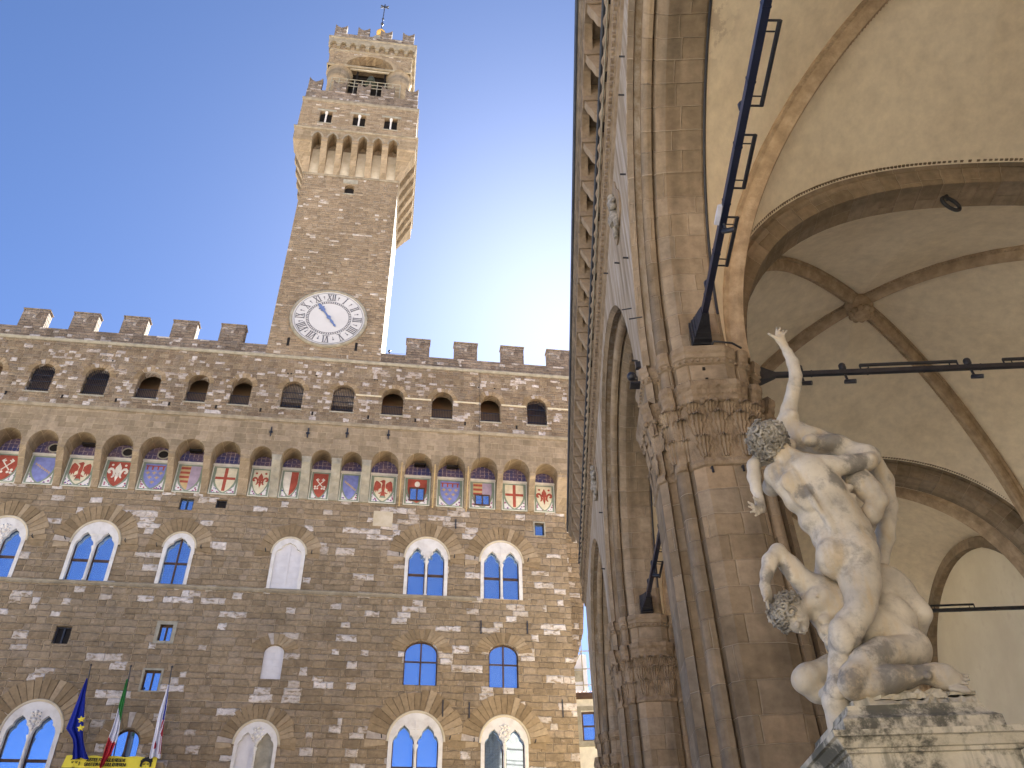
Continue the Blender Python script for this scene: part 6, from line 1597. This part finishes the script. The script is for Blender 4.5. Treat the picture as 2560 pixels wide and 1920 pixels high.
# raised right arm with hanging hand
s.chain([(1762, 1272, .08, 30), (1738, 1258, .06, 25), (1706, 1222, .04, 21), (1680, 1192, .02, 16.5)], .05); s.ell(q(1716, 1236, .0), (22*PXM, 17*PXM, 27*PXM), None, .04)
s.chain([(1680, 1190, .02, 16.5), (1664, 1212, .0, 17), (1656, 1240, -.02, 13), (1652, 1264, -.02, 9.5)], .04); s.ell(q(1665, 1216, -.03), (13*PXM, 12*PXM, 22*PXM), None, .03)
s.cap(q(1752, 1270, -.12), q(1742, 1276, -.10), 4*PXM, 4*PXM, .02, True)
hand(s, (1652, 1264, -.02), (1656, 1280, -.02), [(1661, 1316, -.03), (1666, 1306, .03), (1672, 1302, .08), (1678, 1298, .13)], (1652, 1298, -.10), rf=3.6)
# head, turned down to the right
s.cap(q(1748, 1306, .10), q(1722, 1324, .06), 24*PXM, 23*PXM, .04); s.ell(q(1708, 1326, .05), (30*PXM, 32*PXM, 34*PXM), None, .03); s.ell(q(1724, 1344, .02), (22*PXM, 22*PXM, 22*PXM), None, .03)
s.cap(q(1734, 1352, -.02), q(1740, 1360, -.03), 5*PXM, 5*PXM, .01); s.ell(q(1728, 1340, -.075), (5*PXM, 3*PXM, 4*PXM), None, .008); s.cap(q(1722, 1332, -.09), q(1736, 1338, -.06), 3*PXM, 3*PXM, .012); s.cap(q(1738, 1368, -.03), q(1728, 1366, -.06), 3*PXM, 3*PXM, .01); s.ell(q(1722, 1350, -.10), (6*PXM, 4*PXM, 9*PXM), None, .01)
# left arm bracing behind
s.part(); s.chain([(1905, 1248, .26, 32), (1946, 1280, .24, 29), (1976, 1312, .22, 24), (1990, 1326, .22, 21)], .06); s.chain([(1990, 1326, .22, 21), (1976, 1380, .40, 19), (1960, 1430, .52, 13)], .05)
hand(s, (1960, 1430, .52), (1955, 1446, .54), [(1930, 1464, .50), (1936, 1470, .52), (1943, 1474, .55), (1952, 1474, .58)], (1968, 1462, .48))
s.ell(q(1930, 1262, .26), (38*PXM, 30*PXM, 34*PXM), frame(q(1890, 1230, .2), q(1975, 1310, .2)), .05); s.ell(q(1905, 1290, .20), (36*PXM, 30*PXM, 50*PXM), None, .06)
s.cap(q(1918, 1288, .0), q(1984, 1356, .02), 2.5*PXM, 2.5*PXM, .035, True)
# kneeling right leg in front
s.part(); s.chain([(1966, 1408, .06, 34), (1906, 1411, -.10, 31), (1873, 1432, -.18, 31), (1848, 1464, -.23, 29), (1839, 1482, -.24, 25)], .05); s.ell(q(1884, 1414, -.16), (34*PXM, 24*PXM, 18*PXM), frame(q(1930, 1400, 0), q(1850, 1450, -.2)), .03)
s.ell(q(1836, 1478, -.27), (20*PXM, 20*PXM, 22*PXM), None, .03); s.ell(q(1846, 1456, -.29), (13*PXM, 9*PXM, 20*PXM), None, .03)
s.part(); s.chain([(1848, 1492, -.22, 22), (1888, 1479, -.24, 26), (1922, 1468, -.24, 27), (1956, 1462, -.23, 22), (1988, 1457, -.22, 16.5), (2006, 1456, -.22, 16.5)], .04); s.ell(q(1908, 1460, -.27), (36*PXM, 16*PXM, 16*PXM), None, .03); s.cap(q(1850, 1500, -.26), q(1990, 1462, -.30), 5*PXM, 4*PXM, .03)
s.cap(q(2006, 1454, -.22), q(2020, 1447, -.23), 15*PXM, 13*PXM, .03); s.ell(q(2004, 1459, -.30), (7*PXM, 6*PXM, 8*PXM), None, .015)
s.cap(q(2010, 1458, -.22), q(2040, 1463, -.23), 17*PXM, 22*PXM, .03); s.cap(q(2040, 1463, -.23), q(2056, 1470, -.23), 22*PXM, 19*PXM, .03)
for i in range(5): s.cap(q(2060-1.2*i, 1455+8.2*i, -.24-.014*i), q(2088+(5 if i == 4 else 3-1.4*abs(i-1)), 1461+8.0*i, -.27-.016*i), (3.7+1.2*(i == 4))*PXM, (3.3+1.1*(i == 4))*PXM, .006)
# left leg, knee out to the left
s.part(); s.chain([(1935, 1420, .28, 44), (1860, 1430, .36, 36), (1800, 1446, .34, 30), (1746, 1462, .26, 26), (1736, 1470, .25, 25)], .06); s.part(); s.chain([(1738, 1474, .25, 24), (1766, 1492, .32, 24), (1806, 1508, .44, 19), (1850, 1516, .54, 13)], .05); s.ell(q(1734, 1464, .23), (20*PXM, 20*PXM, 22*PXM), None, .03)
s.cap(q(1850, 1516, .54), q(1880, 1520, .52), 13*PXM, 10*PXM, .03)
old = sdf_obj(s, 'person', M['statue'], group, .0115); old['label'] = 'crouching bearded man below, raising one bent arm'
curls('hair', q(1702, 1322, .05), 30*PXM, None, 120, old, .044, .0165, 5, face=(.75, -.25, -.35), cut=.35)
# rocky base of the group
s = SDF(); q = SP
s.cap(q(1808, 1520, -.05), q(1822, 1580, .0), 24*PXM, 26*PXM, .05); s.cap(q(1800, 1515, -.1), q(1826, 1512, -.06), 20*PXM, 18*PXM, .04); s.cap(q(1815, 1512, .2), q(1840, 1560, .3), 34*PXM, 40*PXM, .06)
rk = sdf_obj(s, 'rock', M['statue'], group, .016)
mb = MB(SO); rng = random.Random(11)
def slab(x0, x1, y0, y1, z0, z1, j=.02, nx=7):
    """rough block of stone, its top edge uneven"""
    top = [z1+rng.uniform(-j, j) for _ in range(nx+1)]
    rows = [[(x0+(x1-x0)*i/nx, y0+rng.uniform(-j, j), z0) for i in range(nx+1)], [(x0+(x1-x0)*i/nx, y0-.01+rng.uniform(-j, j), (z0+top[i])/2) for i in range(nx+1)], [(x0+(x1-x0)*i/nx, y0+.02+rng.uniform(-j, j), top[i]-.015) for i in range(nx+1)], [(x0+(x1-x0)*i/nx, y0+.05, top[i]) for i in range(nx+1)], [(x0+(x1-x0)*i/nx, y1, top[i]) for i in range(nx+1)], [(x0+(x1-x0)*i/nx, y1, z0) for i in range(nx+1)]]
    mb.loft(rows, closed=False); mb.add([r[0] for r in rows], [tuple(range(6))]); mb.add([r[-1] for r in rows], [tuple(range(6))[::-1]])
ZP = 3.58
slab(2.40, 2.82, 6.78, 7.5, ZP, ZP+.10); slab(2.83, 3.12, 6.79, 7.5, ZP, ZP+.10); slab(3.13, 3.34, 6.77, 7.5, ZP, ZP+.11, .012); slab(2.52, 2.90, 6.82, 7.5, ZP+.10, ZP+.17, .02); slab(2.91, 3.15, 6.83, 7.5, ZP+.10, ZP+.185, .02); slab(3.16, 3.36, 6.80, 7.5, ZP+.115, ZP+.155, .006)
mb.build('rough_base', M['pedestal'], group)
# ---- pedestal
PO = (2.78, 7.1, 0)
ped = empty('pedestal', RL@Vector(PO), -YAW_L, label='moulded marble pedestal with dark streaks under the statue', cat='pedestal')
def pring(h, z, hy=None): hy = hy or h; return [(2.78-h, 7.1-hy, z), (2.78+h, 7.1-hy, z), (2.78+h, 7.1+hy, z), (2.78-h, 7.1+hy, z)]
mb = MB(PO); mb.loft([pring(h, z) for h, z in ((.585, 3.345), (.58, 3.46), (.575, 3.465), (.56, 3.475), (.53, 3.50), (.505, 3.54), (.50, 3.575), (.48, 3.58))], caps=(False, True)); mb.build('plinth', M['pedestal'], ped)
mb = MB(PO); mb.loft([pring(h, z) for h, z in ((.48, 2.6), (.48, 2.95), (.50, 2.97), (.53, 3.0), (.53, 3.03), (.60, 3.08), (.605, 3.1), (.605, 3.205), (.625, 3.21), (.63, 3.235), (.65, 3.24), (.69, 3.30), (.715, 3.305), (.72, 3.345))], caps=(True, True)); mb.build('pedestal_cornice', M['pedestal'], ped)
mb = MB(PO); mb.loft([pring(h, z) for h, z in ((.62, 1.0), (.62, 1.25), (.56, 1.35), (.48, 1.45), (.48, 2.6))], caps=(True, True)); mb.build('pedestal_shaft', M['pedestal'], ped)
